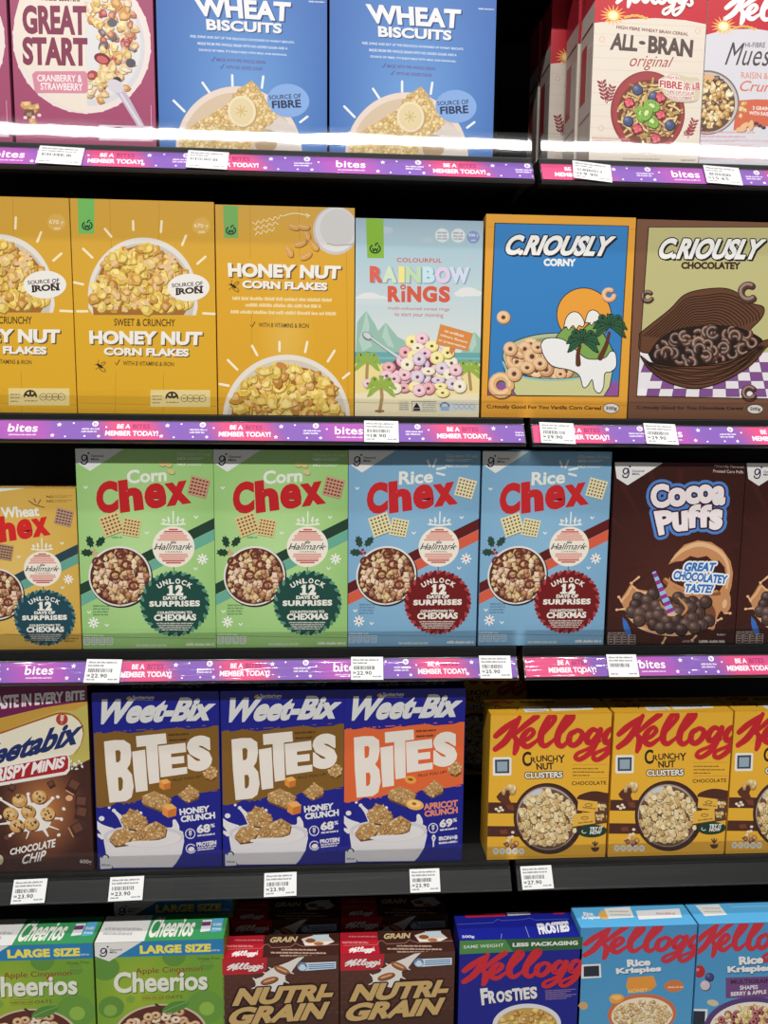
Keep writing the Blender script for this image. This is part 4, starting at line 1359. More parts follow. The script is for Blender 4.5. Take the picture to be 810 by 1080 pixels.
def art_cocoa():
    a = Art((636, 482, 5), [(60, 28), (755, 40), (688, 990), (20, 995)], .2298, .3188)
    a.back(lambda u, v: mixc((80, 40, 32), (56, 24, 20), min(1, math.hypot(u - .45, v - .7) * 1.6)), 8, 12)
    for i in range(16):
        an = i * PI / 8 + .2
        a.line([(330 + 90 * math.cos(an), 560 + 90 * math.sin(an), 4), (330 + 420 * math.cos(an), 560 + 500 * math.sin(an), 30)], 9, (66, 28, 24), False, False)
    a.part('brand_corner')
    a.poly([(58, 26), (316, 34), (128, 152), (70, 114)], (224, 222, 220))
    a.general(120, 78, 1.0)
    a.text('General', (152, 70, 216, 70, 216, 82, 152, 82), (60, 60, 80), .02); a.text('Mills', (152, 86, 192, 86, 192, 98, 152, 98), (60, 60, 80), .02)
    a.part('front_panel')
    a.text('Naturally Flavored', (588, 46, 742, 54, 742, 70, 588, 62), (190, 176, 170), .02); a.text('Frosted Corn Puffs', (582, 72, 740, 80, 740, 96, 582, 88), (190, 176, 170), .02)
    a.part('title')
    wt, bl, dk = (236, 226, 228), (78, 128, 200), (60, 30, 50)
    L = (('C', 248, 150, 346, 146, 350, 268, 256, 280), ('o', 340, 172, 436, 166, 440, 262, 348, 272), ('c', 432, 164, 504, 158, 506, 252, 436, 258), ('o', 498, 154, 580, 152, 582, 248, 502, 254), ('a', 576, 164, 648, 158, 640, 262, 578, 262),
         ('P', 268, 294, 368, 284, 372, 400, 296, 420), ('u', 362, 302, 446, 290, 446, 396, 372, 402), ('f', 438, 268, 514, 256, 506, 376, 446, 384), ('f', 500, 268, 572, 258, 566, 376, 506, 380), ('s', 560, 288, 632, 282, 626, 388, 562, 394))
    for r, c in ((26, bl), (11, dk)):
        for t in L:
            a.text(t[0], t[1:], c, .06, outline=((r, c),))
    for t in L:
        a.text(t[0], t[1:], wt, .06, fat=6)
    a.part('food_picture')
    mk, ml, md = (196, 138, 92), (226, 180, 138), (140, 86, 52)
    # wave of chocolate milk
    q = [(344, 575), (380, 520), (430, 470), (500, 450), (570, 460), (630, 500), (670, 560), (682, 620), (670, 700), (640, 770), (600, 800)]
    a.poly([(344, 575), (380, 520), (430, 470), (500, 448), (570, 458), (630, 498), (672, 560), (684, 620), (676, 690), (655, 760), (600, 830), (420, 830), (330, 740), (360, 660), (400, 700), (520, 740), (610, 720), (650, 660), (640, 590), (612, 556), (580, 560), (548, 530), (500, 540), (460, 530), (420, 556), (380, 560)], mk)
    a.line([(360, 556, 6), (420, 500, 18), (500, 470, 24), (580, 488, 22), (640, 540, 18), (662, 620, 14), (650, 700, 10)], 16, ml)
    a.line([(330, 660, 30), (390, 700, 40), (500, 740, 50), (600, 730, 40)], 40, md); a.line([(330, 650, 12), (390, 690, 18), (500, 726, 16), (600, 716, 12)], 12, mk)
    a.blob([(92, 760), (120, 720), (150, 676), (176, 700), (240, 712), (330, 700), (352, 640), (368, 690), (470, 730), (600, 740), (660, 724), (668, 780), (620, 820), (596, 866), (580, 920), (520, 900), (420, 950), (320, 940), (250, 930), (190, 905), (140, 860), (110, 800)], mk)
    a.line([(104, 760), (130, 730), (156, 690), (190, 716), (250, 726)], 9, ml); a.line([(130, 840), (200, 906), (320, 940), (430, 940), (540, 912), (590, 880)], 14, ml)
    for x, y, x1, y1 in ((100, 770, 84, 745), (112, 808, 74, 812), (600, 870, 622, 860), (330, 960, 316, 986), (490, 950, 470, 972), (640, 830, 668, 832), (190, 640, 150, 672)):
        a.line([(x, y, 12), (x1, y1, 5)], 8, ml, False); a.ell(x1, y1, 8, 7, ml)
    a.ell(645, 790, 26, 40, mk, .2); a.ell(640, 782, 12, 24, ml, .2)
    a.blob([(150, 780), (200, 740), (330, 740), (450, 760), (560, 770), (590, 860), (480, 900), (330, 905), (220, 890), (160, 850)], (120, 74, 50))
    pc = [(74, 54, 50), (64, 46, 44), (84, 62, 56)]
    for x, y in ((185, 748), (262, 728), (232, 762), (395, 748), (330, 770), (470, 770), (510, 790), (540, 770), (170, 786), (226, 806), (152, 822), (192, 830), (282, 790), (300, 815), (430, 775), (505, 830), (460, 800), (250, 846), (190, 866), (290, 840), (345, 830),
                 (398, 826), (470, 856), (555, 868), (335, 868), (385, 866), (265, 886), (305, 905), (435, 886), (520, 892), (480, 905), (350, 904), (410, 915)):
        a.ball(x, y, 33, a.pick(pc, 6), .3)
    a.line([(398, 750, 8), (440, 800, 16), (420, 840, 8)], 9, mk); a.line([(300, 770, 6), (320, 800, 12), (390, 835, 8)], 9, mk)
    # drinking straw
    sp = [(268, 612), (362, 836)]
    a.line([(sp[0][0], sp[0][1], 20), (sp[1][0], sp[1][1], 44)], 30, (150, 190, 226), False, False)
    for i in range(6):
        f = i / 6 + .04
        x, y = 268 + 94 * f, 612 + 224 * f
        x2, y2 = 268 + 94 * (f + .085), 612 + 224 * (f + .085)
        a.line([(x, y, 20 + 24 * f), (x2, y2, 21 + 24 * f)], 20, (150, 50, 140), False, False)
    a.ell(362, 838, 24, 9, ml)
    a.blob([(104, 850), (130, 880), (150, 940), (125, 940), (108, 900)], (60, 110, 186))
    a.part('claim_badge')
    for s_, t in (('GREAT', (434, 564, 598, 566, 590, 610, 426, 612)), ('CHOCOLATEY', (376, 606, 658, 634, 654, 680, 370, 652)), ('TASTE!', (436, 676, 584, 682, 572, 726, 430, 722))):
        a.text(s_, t, (236, 236, 240), .055, .15, outline=((9, (236, 238, 242)),))
    for s_, t in (('GREAT', (434, 564, 598, 566, 590, 610, 426, 612)), ('CHOCOLATEY', (376, 606, 658, 634, 654, 680, 370, 652)), ('TASTE!', (436, 676, 584, 682, 572, 726, 430, 722))):
        a.text(s_, t, (44, 112, 186), .05, .15, fat=1.5)
    a.part('nutrition_label')
    for i in range(4):
        x = 28 + i * 37
        a.line([(x, 945), (x + 32, 945), (x + 32, 992), (x, 992), (x, 945)], 3, (190, 176, 170), False)
        for j in range(3):
            a.small(x + 5, 952 + j * 12, x + 28, 959 + j * 12, (190, 176, 170))
    a.small(28, 930, 120, 938, (190, 176, 170))
    a.part('front_panel')
    a.small(506, 972, 644, 986, (206, 196, 190), 0, .85); a.small(600, 938, 644, 948, (206, 196, 190)); a.small(420, 972, 480, 984, (190, 170, 160), 0, .2)
    return a


def art_weetabix():
    w, h = .215, .3365
    x1, z1 = at(526 / 5.273, 720 + 1055 / 5.273)
    a = Art((0, 720, 5.273), None, w, h, origin=(x1 - w, z1))
    a.back(lambda u, v: mixc((206, 132, 74), (66, 34, 28), min(1, math.hypot((u - .62) * 1.1, (v - .66) * 1.25) * 2.6)), 16, 24)
    a.part('title')
    a.poly([(-700, 20), (560, 20), (560, 118), (480, 120), (400, 128), (250, 152), (0, 212), (-700, 400)], (112, 26, 76))
    a.poly([(-700, 400), (0, 212), (250, 152), (400, 128), (480, 118), (560, 112), (560, 430), (500, 440), (440, 470), (0, 560), (-700, 700)], (190, 178, 92))
    a.poly([(-700, 460), (0, 292), (200, 214), (330, 168), (420, 168), (468, 140), (560, 122), (560, 112), (480, 118), (400, 128), (250, 152), (150, 178), (0, 214), (-700, 400)], (196, 150, 62))
    a.poly([(-700, 470), (0, 300), (200, 232), (330, 190), (400, 196), (450, 236), (466, 300), (450, 360), (410, 410), (330, 440), (0, 520), (-700, 700)], (234, 226, 204))
    a.line([(-100, 320, 10), (0, 296, 10), (200, 226, 9), (330, 184, 8), (410, 196, 8), (456, 244, 7), (467, 300, 5), (450, 365, 3), (420, 410, 2)], 8, (172, 84, 40))
    a.text('TASTE IN EVERY BITE', (-52, 88, 474, 56, 474, 108, -52, 168), (230, 222, 226), .05, fat=2)
    a.ell(348, 218, 33, 33, (176, 62, 46)); a.wheat(348, 218, .6, .1, (236, 226, 206), 4)
    a.text('Weetabix', (-176, 405, 480, 208, 440, 352, -210, 520), (30, 44, 104), .05, .18, fat=2)
    a.poly([(-600, 620), (0, 478), (340, 412), (380, 410), (394, 440), (392, 500), (372, 524), (0, 588), (-600, 720)], WHITE)
    a.poly([(-600, 625), (0, 488), (345, 420), (376, 418), (384, 442), (382, 490), (362, 508), (0, 570), (-600, 705)], (168, 30, 40))
    a.text('CRISPY MiNiS', (-72, 502, 368, 422, 362, 484, -76, 580), (238, 230, 230), .05, .15, fat=2)
    for x, y, r in ((400, 452, 12), (420, 470, 14), (444, 452, 12), (460, 478, 10), (428, 492, 11), (404, 490, 9), (455, 460, 9)):
        a.flake(x, y, r, (226, 222, 214), .8)
    a.part('food_picture')
    for x, y, ro in ((410, 590, .5), (290, 580, -.5), (455, 682, .1), (440, 830, -.5), (455, 742, .2), (40, 880, .4), (70, 600, .5)):
        cr, sr = math.cos(ro), math.sin(ro)
        t = lambda u, v: (x + u * cr - v * sr, y + u * sr + v * cr)
        k = 1.0 if x > 380 else .55
        a.poly([t(-34 * k, -40 * k), t(34 * k, -40 * k), t(34 * k, 34 * k), t(-34 * k, 34 * k)], (64, 36, 30)); a.poly([t(-26 * k, -34 * k), t(24 * k, -34 * k), t(24 * k, 10 * k), t(-26 * k, 10 * k)], (104, 64, 48))
    a.ell(388, 655, 20, 16, (222, 170, 130))
    a.line([(385, 820), (410, 870)], 6, (206, 150, 110), False); a.line([(372, 612), (412, 636)], 7, (206, 150, 110), False)
    ml = (236, 230, 224)
    for x, y, x1_, y1_, wd in ((150, 760, 10, 665, 18), (160, 760, 160, 640, 24), (190, 740, 300, 655, 20), (200, 760, 350, 770, 16), (200, 780, 270, 865, 20), (150, 790, 60, 860, 18), (140, 780, 0, 800, 16), (200, 790, 330, 830, 10), (160, 800, 150, 880, 10)):
        a.line([(x, y, wd * 1.6), ((x + x1_) / 2 + 8, (y + y1_) / 2, wd), (x1_, y1_, wd * .5)], wd, ml)
    a.blob([(60, 720), (110, 690), (160, 680), (240, 690), (290, 740), (270, 820), (180, 840), (90, 830), (40, 780)], ml)
    for x, y in ((325, 648), (358, 715), (345, 772), (330, 860), (296, 655), (8, 660), (5, 760), (160, 632), (60, 862)):
        a.ell(x, y, 11, 9, ml, a.rnd.uniform(0, 3), 10)
    for x, y in ((112, 668), (222, 648), (62, 742), (160, 730), (268, 742), (178, 796), (98, 808)):
        a.ell(x + 4, y + 6, 42, 38, (110, 66, 36)); a.ell(x, y, 41, 37, a.pick([(214, 168, 104), (206, 156, 92)], 6)); a.ell(x - 6, y - 8, 28, 24, (224, 184, 122))
        for i in range(9):
            a.flake(x + a.rnd.uniform(-28, 28), y + a.rnd.uniform(-28, 28), a.rnd.uniform(6, 11), a.pick([(232, 196, 140), (190, 140, 80), (70, 40, 30), (60, 34, 28)]), .3)
    a.part('flavour_label')
    a.text('CHOCOLATE', (58, 938, 314, 880, 314, 926, 62, 972), (236, 230, 226), .04, .2, fat=1)
    a.text('CHiP', (132, 972, 262, 942, 256, 1000, 124, 1024), (236, 230, 226), .04, .2, sp=1.06)
    a.part('front_panel')
    a.text('600g', (448, 995, 512, 998, 512, 1026, 448, 1022), (226, 216, 206), .02)
    a.ell(2, 998, 20, 28, (196, 190, 150))
    return a


def art_bites(kind):
    ap = kind == 'apricot'
    a = Art((226, 720, 5.4), [(29, 46), (727, 42), (738, 1032), (60, 1055)], .2100, .3205)
    a.back((24, 28, 136))
    a.part('front_panel')
    bc = (224, 102, 52) if ap else (128, 90, 32)
    rg = random.Random(4)
    top = [(20 + i * 36, 284 - i * 2.3 + rg.uniform(-8, 8)) for i in range(21)]
    bot = [(20 + i * 36, 700 - i * 5.4 + rg.uniform(-9, 9)) for i in range(21)]
    for i in range(20):
        a.poly([top[i], top[i + 1], bot[i + 1], bot[i]], bc)
    for k in range(40):
        x = rg.uniform(40, 720)
        a.ell(x, (276 - (x - 20) / 36 * 2.3) if k % 2 else (706 - (x - 20) / 36 * 5.4), rg.uniform(4, 14), 3, bc, 0, 8)
    a.part('brand_title')
    w1 = (218, 217, 216)
    a.ell(232, 78, 14, 8, (206, 170, 80), -.6); a.ell(242, 84, 10, 5, (226, 216, 190), -.6)
    a.text('Sanitarium', (254, 64, 374, 64, 374, 84, 254, 86), w1, .03); a.small(258, 88, 370, 93, w1)
    a.text('Weet-Bix', (84, 86, 722, 74, 694, 206, 56, 226), w1, .06, .22, fat=4)
    a.part('title')
    cr = (235, 226, 216)
    a.poly([(93, 324), (150, 316), (205, 316), (240, 340), (246, 400), (238, 452), (222, 478), (248, 510), (258, 580), (246, 640), (216, 662), (122, 672), (104, 500)], cr)
    a.poly([(156, 376), (176, 372), (186, 384), (184, 430), (174, 442), (160, 442)], bc); a.poly([(170, 528), (190, 526), (198, 546), (196, 590), (186, 604), (174, 604)], bc)
    a.poly([(250, 382), (322, 370), (328, 460), (336, 602), (270, 612), (258, 500)], cr)
    a.poly([(272, 294), (438, 278), (443, 336), (392, 342), (398, 470), (402, 556), (344, 566), (334, 460), (328, 350), (276, 356)], cr)
    a.poly([(396, 350), (546, 332), (550, 384), (466, 394), (468, 414), (538, 406), (540, 446), (470, 454), (472, 478), (554, 468), (556, 506), (408, 528)], cr)
    a.text('S', (556, 302, 684, 290, 692, 480, 562, 496), cr, .085, fat=12)
    a.small(452, 282, 566, 294, (66, 40, 22), -.06, .85); a.small(456, 312, 560, 324, (66, 40, 22), -.06, .85)
    a.text('FILLS YOU UP!', (474, 536, 634, 514, 634, 530, 474, 552), (66, 40, 22), .02)
    a.part('food_picture')
    fc = [(206, 164, 104), (190, 146, 88), (222, 184, 130), (170, 120, 66)]

    def cluster(pts, tex=13):
        xs, ys = [p[0] for p in pts], [p[1] for p in pts]
        a.poly([(x + 4, y + 12) for x, y in pts], (110, 72, 36)); a.poly(pts, (186, 142, 86))
        a.spread(inpoly(pts), (min(xs), min(ys), max(xs), max(ys)), tex * 1.25, lambda x, y: a.flake(x, y, a.rnd.uniform(tex * .5, tex * .9), a.pick(fc), .5))
    cluster([(304, 632), (372, 604), (462, 648), (456, 684), (408, 716), (306, 676)]); cluster([(500, 626), (570, 575), (620, 604), (614, 638), (552, 664)])
    cluster([(650, 500), (672, 470), (712, 470), (718, 520), (690, 540), (655, 530)])
    if ap:
        a.ell(430, 568, 34, 22, (232, 160, 70), .2); a.ell(430, 566, 16, 8, (150, 84, 30), .2)
        a.ell(460, 712, 52, 30, (236, 176, 84), .15); a.ell(456, 706, 40, 20, (246, 206, 126), .15); a.ell(456, 706, 14, 9, (176, 104, 40), .15)
    else:
        for x, y, r in ((432, 568, 32), (456, 716, 40)):
            a.poly([(x - r, y - r * .7), (x + r * .3, y - r), (x + r, y - r * .4), (x + r * .9, y + r * .7), (x - r * .2, y + r), (x - r, y + r * .5)], (206, 116, 44))
            a.poly([(x - r, y - r * .7), (x + r * .3, y - r), (x + r, y - r * .4), (x - r * .2, y - r * .05)], (240, 176, 96)); a.poly([(x - r, y - r * .7), (x - r * .2, y - r * .05), (x - r * .2, y + r), (x - r, y + r * .5)], (226, 142, 62))
    mk = (230, 225, 226)
    a.line([(40, 786, 30), (70, 812, 40), (120, 850, 80)], 30, mk); a.line([(46, 850, 12), (80, 868, 26)], 20, mk); a.line([(148, 718, 14), (180, 752, 26), (220, 800, 60)], 20, mk)
    a.ell(77, 762, 16, 14, mk); a.ell(146, 716, 11, 10, mk); a.ell(120, 700, 8, 7, mk); a.ell(295, 730, 10, 9, mk)
    a.line([(483, 776, 22), (490, 810, 40), (470, 860, 70)], 30, mk)
    a.poly([(88, 890), (92, 850), (120, 835), (320, 810), (480, 812), (530, 835), (536, 890), (522, 960), (490, 1014), (470, 1036), (140, 1042), (104, 980)], (224, 220, 222))
    a.ell(312, 862, 224, 62, (212, 206, 210), n=50); a.ell(312, 870, 205, 52, mk, n=50)
    a.poly([(90, 890), (120, 920), (220, 944), (330, 944), (440, 930), (534, 880), (522, 960), (490, 1014), (470, 1036), (140, 1042), (104, 980)], (226, 222, 224))
    cluster([(180, 768), (238, 706), (280, 720), (336, 776), (300, 830), (210, 814)], 17); cluster([(116, 880), (150, 832), (210, 815), (260, 850), (220, 905), (150, 915)], 17)
    cluster([(235, 850), (300, 815), (380, 775), (440, 810), (430, 860), (380, 880), (260, 890)], 17)
    a.line([(215, 905, 14), (280, 900, 24), (400, 890, 18), (470, 850, 8)], 18, mk)
    a.part('flavour_label')
    fcx = (228, 138, 112) if ap else (232, 230, 230)
    a.text('APRICOT' if ap else 'HONEY', (510, 706, 706 if ap else 676, 682 if ap else 686, 706 if ap else 676, 720, 514, 742), fcx, .05, fat=2)
    a.text('CRUNCH', (517, 748, 706, 722, 708, 758, 520, 782), fcx, .05, fat=2)
    a.ring(570, 846, 26, 27, 5, mk); a.wheat(570, 848, .5, 0, mk, 4)
    a.text('69' if ap else '68', (606, 798, 680, 788, 680, 836, 608, 844), mk, .055, fat=2); a.text('%', (682, 790, 706, 786, 706, 808, 682, 812), mk, .04)
    a.small(610, 852, 706, 862, mk, -.12, .9)
    if ap:
        for an in (-1.9, -1.2, 1.57):
            a.line([(575, 925), (575 + 26 * math.cos(an), 925 + 26 * math.sin(an))], 8, mk, False)
        a.ell(575, 892, 9, 8, mk)
        a.text('IRON+B', (605, 896, 712, 884, 712, 908, 606, 918), mk, .05, fat=1.5); a.small(606, 926, 712, 938, mk, -.1, .9)
    else:
        a.ring(573, 930, 26, 25, 5, mk, .4, 5.6); a.ell(575, 934, 18, 14, mk, -.3)
        a.text('PROTEIN', (604, 896, 713, 882, 713, 906, 606, 918), mk, .05, fat=1.5); a.small(608, 922, 712, 930, mk, -.12, .9); a.small(610, 934, 700, 942, mk, -.12, .9)
    a.part('nutrition_label')
    a.poly([(66, 985), (98, 962), (130, 985), (132, 1046), (68, 1050)], (226, 224, 226)); a.ring(96, 984, 18, 16, 8, (40, 44, 70), PI, 2 * PI); a.small(76, 1020, 124, 1032, (90, 90, 110))
    return a


def top_bites():
    a = Art((0, 0, 1), [(0, 0), (200, 0), (200, 40), (0, 40)], .21, .05, top=True)
    a.cur = 'top_panel'
    a.back((24, 28, 136))
    a.part('print')
    a.text('Weet-Bix', (172, 8, 50, 8, 50, 24, 172, 24), (214, 214, 214), .055, .2)
    a.line([(4, 33), (196, 33)], 1, (50, 56, 160), False, False); a.small(8, 28, 42, 31, (190, 190, 200))
    return a


def art_crunchy():
    a = Art((635, 730, 5.625), [(73, 118), (776, 101), (718, 939), (35, 962)], .2165, .270)
    a.back((232, 176, 52))
    a.part('food_picture')
    br = (78, 42, 32)
    a.rect(0, 626, 260, 690, br); a.rect(0, 764, 300, 826, br)
    a.blob([(560, 600), (580, 578), (650, 556), (720, 562), (790, 590), (790, 700), (700, 640), (600, 620)], br)
    a.blob([(96, 592), (130, 560), (190, 560), (170, 600), (200, 660), (150, 640), (110, 615)], (92, 48, 34))
    fc = [(226, 190, 130), (206, 164, 104), (240, 214, 164)]
    for x, y in ((150, 545), (175, 535), (200, 540), (190, 565), (140, 560)):
        a.flake(x, y, 22, a.pick(fc))
    for x, y in ((95, 665), (120, 656), (110, 676), (130, 670), (188, 800), (185, 826), (168, 830)):
        a.ell(x, y, 10, 8, (236, 222, 196), 0, 10)
    a.poly([(150, 640), (190, 640), (200, 672), (165, 668)], (120, 64, 42)); a.poly([(110, 790), (150, 782), (160, 808), (120, 812)], (120, 64, 42))
    for x, y in ((165, 850), (205, 862), (150, 870), (190, 880)):
        a.flake(x, y, 22, a.pick([(206, 150, 84), (120, 64, 42), (226, 190, 130)]))
    a.ell(394, 718, 200, 208, (58, 32, 28), n=64); a.ell(388, 714, 186, 194, (74, 44, 38), n=64); a.ell(388, 716, 176, 184, (176, 160, 150), n=64); a.ell(388, 720, 170, 176, (112, 76, 56), n=64)
    a.ell(310, 590, 70, 26, (206, 204, 206), -.6)
    pc = [(236, 212, 160), (226, 196, 138), (244, 226, 182), (206, 166, 108), (232, 204, 150)]

    def puff(x, y):
        for k in range(3):
            a.ball(x + a.rnd.uniform(-12, 12), y + a.rnd.uniform(-10, 10), a.rnd.uniform(12, 18), a.pick(pc), .25)
    a.spread(inell(385, 722, 158, 162), (215, 545, 560, 900), 27, puff)
    a.part('try_it_badge')
    for p in ([(570, 604), (735, 622), (738, 690), (564, 668)], [(540, 690), (722, 668), (728, 732), (534, 764)]):
        a.poly([(x + 5, y + 7) for x, y in p], (90, 56, 30)); a.poly(p, (232, 180, 70))
        (ax, ay), (bx, by), (cx, cy), (dx, dy) = p
        a.poly([(ax + (bx - ax) * .68, ay + (by - ay) * .68), (bx, by), (cx, cy), (dx + (cx - dx) * .68, dy + (cy - dy) * .68)], (92, 66, 52))
        for i in range(5):
            a.flake(ax + (bx - ax) * (.74 + .045 * i), (ay + dy) / 2 + (by - ay) * .8 + (i % 2) * 18 - 10, 13, a.pick(fc))
        a.ring(ax + (bx - ax) * .36, ay + (dy - ay) * .4 + (by - ay) * .36, 20, 8, 4, (120, 74, 30))
        a.small(ax + 25, ay + (dy - ay) * .62 + 2, ax + (bx - ax) * .62, ay + (dy - ay) * .62 + 11, (120, 74, 30), (by - ay) / (bx - ax), .7)
    a.ell(648, 788, 84, 37, (24, 62, 46), -.06)
    a.poly([(570, 800), (620, 770), (640, 810), (600, 822)], (24, 62, 46)); a.ell(545, 786, 12, 15, (236, 222, 180))
    a.text('TRY IT', (634, 766, 712, 760, 708, 782, 634, 788), (236, 232, 226), .045, .2, fat=1); a.text('NOW', (632, 788, 702, 784, 700, 804, 632, 808), (236, 232, 226), .045, .2, fat=1)
    a.ring(600, 792, 12, 9, 4, (236, 232, 226), .5, 4)
    a.part('title')
    dk = (44, 30, 22)
    a.text('C', (250, 330, 302, 326, 302, 410, 252, 416), dk, .03, fat=2)
    for ch, x0, x1, y0, y1 in (('R', 300, 330, 360, 394), ('U', 332, 362, 352, 388), ('N', 366, 396, 348, 384), ('C', 398, 424, 348, 386), ('H', 428, 456, 350, 388), ('Y', 458, 498, 346, 392)):
        a.text(ch, (x0, y0, x1, y0 - 2, x1, y1 - 2, x0, y1), dk, .025, fat=1)
    a.text('NUT', (330, 396, 430, 390, 430, 430, 334, 434), dk, .03, fat=1.5)
    a.text('CLUSTERS', (264, 450, 482, 442, 481, 478, 264, 484), (240, 234, 222), .04, fat=1, outline=((5, dk),))
    a.part('front_panel')
    for y in (402, 482):
        a.line([(538, y), (742, y - 4)], 2, (170, 120, 40), False, False)
    for y, x1 in ((420, 690), (440, 724), (460, 640)):
        a.small(540, y, x1, y + 8, (110, 74, 28), -.01, .85)
    a.text('CHOCOLATE', (535, 500, 735, 494, 735, 516, 535, 522), dk, .025, sp=1.05)
    a.poly([(86, 362), (182, 360), (188, 368), (186, 462), (180, 468), (84, 470), (78, 462), (80, 368)], (236, 232, 224)); a.poly([(92, 376), (176, 373), (174, 454), (92, 456)], (58, 72, 92)); a.poly([(104, 388), (164, 386), (163, 443), (104, 445)], (150, 168, 180))
    a.part('nutrition_label')
    for i in range(5):
        a.ell(88 + i * 37, 910, 17, 19, (236, 230, 216)); a.small(78 + i * 37, 903, 98 + i * 37, 909, (120, 110, 100), 0, .5); a.small(80 + i * 37, 913, 96 + i * 37, 918, (176, 70, 60) if i == 3 else (120, 110, 100), 0, .5)
    a.part('front_panel')
    a.poly([(636, 884), (688, 882), (680, 902), (660, 910), (644, 902)], br)
    for an in (-2.2, -1.57, -.9):
        a.line([(662, 876), (662 + 24 * math.cos(an), 876 + 26 * math.sin(an))], 8, br, False)
    a.line([(40, 948), (720, 926)], 2, (190, 134, 40), False, False)
    a.part('brand_title')
    a.kellogg((78, 112, 872, 94, 872, 372, 78, 384), (196, 34, 44), 1.06)
    return a


def top_crunchy():
    a = Art((635, 730, 5.625), [(5, 28), (735, 18), (776, 101), (73, 118)], .2165, .07, top=True)
    a.cur = 'top_panel'
    a.back((224, 168, 48))
    a.part('print')
    a.kellogg((60, 32, 215, 32, 220, 56, 64, 56), (190, 34, 44), 1.0)
    a.text('Crunchy', (88, 64, 246, 62, 250, 92, 96, 94), (44, 30, 22), .03); a.small(250, 36, 470, 48, (90, 60, 24), 0, .85)
    a.line([(30, 62), (745, 50)], 2.5, (180, 128, 36), False, False)
    a.part('paper_sticker')
    a.poly([(268, 74), (410, 66), (428, 96), (284, 104)], (222, 220, 216)); a.small(290, 78, 400, 84, (120, 120, 120)); a.small(296, 90, 410, 96, (120, 120, 120))
    a.poly([(434, 70), (672, 60), (684, 84), (446, 96)], (226, 224, 218)); a.small(500, 74, 620, 82, (140, 130, 120))
    return a


def art_cheerio():
    a = Art((95, 955, 5.4), [(24, 205), (761, 189), (757, 675), (45, 675)], .2245 * S5, .1418 * S5, .295 * S5)
    # rest of the front lies below the frame: shift the visible part to the top
    a.post = lambda p: p + np.array([0, (.295 - .1418) * S5])
    a.back(lambda u, v: mixc((158, 178, 52), (112, 156, 52), min(1, math.hypot(u - .32, v - .34) * 2.2)), 12, 18)
    a.part('front_panel')
    for x, y, r, c in ((470, 300, 68, (94, 140, 58)), (85, 370, 78, (94, 142, 58)), (120, 620, 70, (96, 142, 56)), (115, 640, 36, (134, 172, 70)), (660, 360, 40, (98, 144, 58)), (645, 640, 110, (102, 148, 58)), (655, 650, 44, (142, 180, 72)), (225, 575, 24, (120, 162, 64))):
        a.ell(x, y, r, r, c, n=36)
    a.rect(400, 190, 540, 296, (40, 124, 178))
    a.part('size_banner')
    a.poly([(10, 200), (780, 184), (780, 290), (10, 302)], (40, 124, 178))
    a.text('LARGE SIZE', (276, 226, 686, 220, 685, 273, 278, 280), (238, 222, 88), .06, fat=3, sp=1.04)
    a.small(692, 258, 740, 270, (206, 222, 236))
    a.part('brand_corner')
    a.poly([(16, 202), (292, 196), (106, 326), (16, 286)], (226, 224, 222))
    a.general(76, 258, 1.05)
    a.text('General', (108, 243, 176, 243, 176, 256, 108, 257), (40, 44, 70), .02); a.text('Mills', (108, 260, 148, 260, 148, 273, 108, 274), (40, 44, 70), .02)
    a.part('front_panel')
    a.text('Gluten Free', (606, 308, 736, 306, 736, 326, 606, 328), (70, 110, 40), .02); a.small(616, 350, 720, 358, (150, 160, 60)); a.small(640, 336, 700, 342, (150, 160, 60))
    a.part('title')
    a.text('Apple Cinnamon', (250, 374, 633, 366, 633, 412, 252, 422), (136, 58, 42), .01)
    a.ell(505, 415, 16, 12, (176, 60, 50))
    wt = (228, 228, 214)
    a.text('Cheerios', (132, 398, 662, 400, 660, 526, 134, 532), wt, .03, fat=4, shadow=(5, 6, (70, 110, 44)))
    a.text('OATS', (420, 558, 516, 556, 516, 577, 420, 579), (112, 74, 36), .02, sp=1.1); a.small(288, 560, 412, 576, (140, 120, 50), 0, .9)
    a.line([(286, 552), (412, 550)], 2, (112, 90, 36), False, False); a.line([(286, 584), (412, 582)], 2, (112, 90, 36), False, False)
    a.part('food_picture')
    a.ell(395, 790, 258, 180, (206, 186, 160), n=60); a.ell(395, 796, 246, 176, (92, 44, 34), n=60)
    a.spread(inell(395, 800, 225, 158), (170, 640, 620, 960), 46, lambda x, y: a.loop(x, y, 28, a.pick([(214, 168, 122), (200, 150, 104), (232, 206, 176)]), a.rnd.uniform(.75, 1), .3))
    a.blob([(392, 668), (420, 625), (470, 598), (550, 600), (530, 640), (470, 668)], (84, 134, 58)); a.line([(400, 664), (470, 630), (545, 602)], 4, (140, 178, 90)); a.line([(398, 662, 10), (385, 625, 9), (366, 612, 14)], 9, (60, 50, 30))
    return a


def top_cheerio():
    a = Art((95, 955, 5.4), [(42, 128), (765, 110), (761, 189), (24, 205)], .2245 * S5, .07, top=True)
    a.cur = 'top_panel'
    a.back((62, 150, 92))
    a.part('print')
    a.poly([(0, 110), (310, 110), (300, 198), (0, 214)], (228, 226, 224)); a.small(56, 160, 272, 168, (150, 150, 150)); a.small(56, 174, 220, 182, (150, 150, 150))
    a.text('Cheerios', (322, 128, 578, 124, 572, 182, 312, 188), (236, 234, 226), .03, .2, fat=2)
    a.poly([(614, 134), (672, 132), (672, 166), (614, 170)], (226, 224, 232)); a.poly([(614, 140), (668, 138), (668, 150), (614, 152)], (110, 60, 110))
    a.poly([(678, 128), (738, 126), (740, 166), (678, 170)], (90, 170, 214)); a.small(682, 142, 736, 150, WHITE); a.small(682, 156, 736, 162, WHITE)
    return a


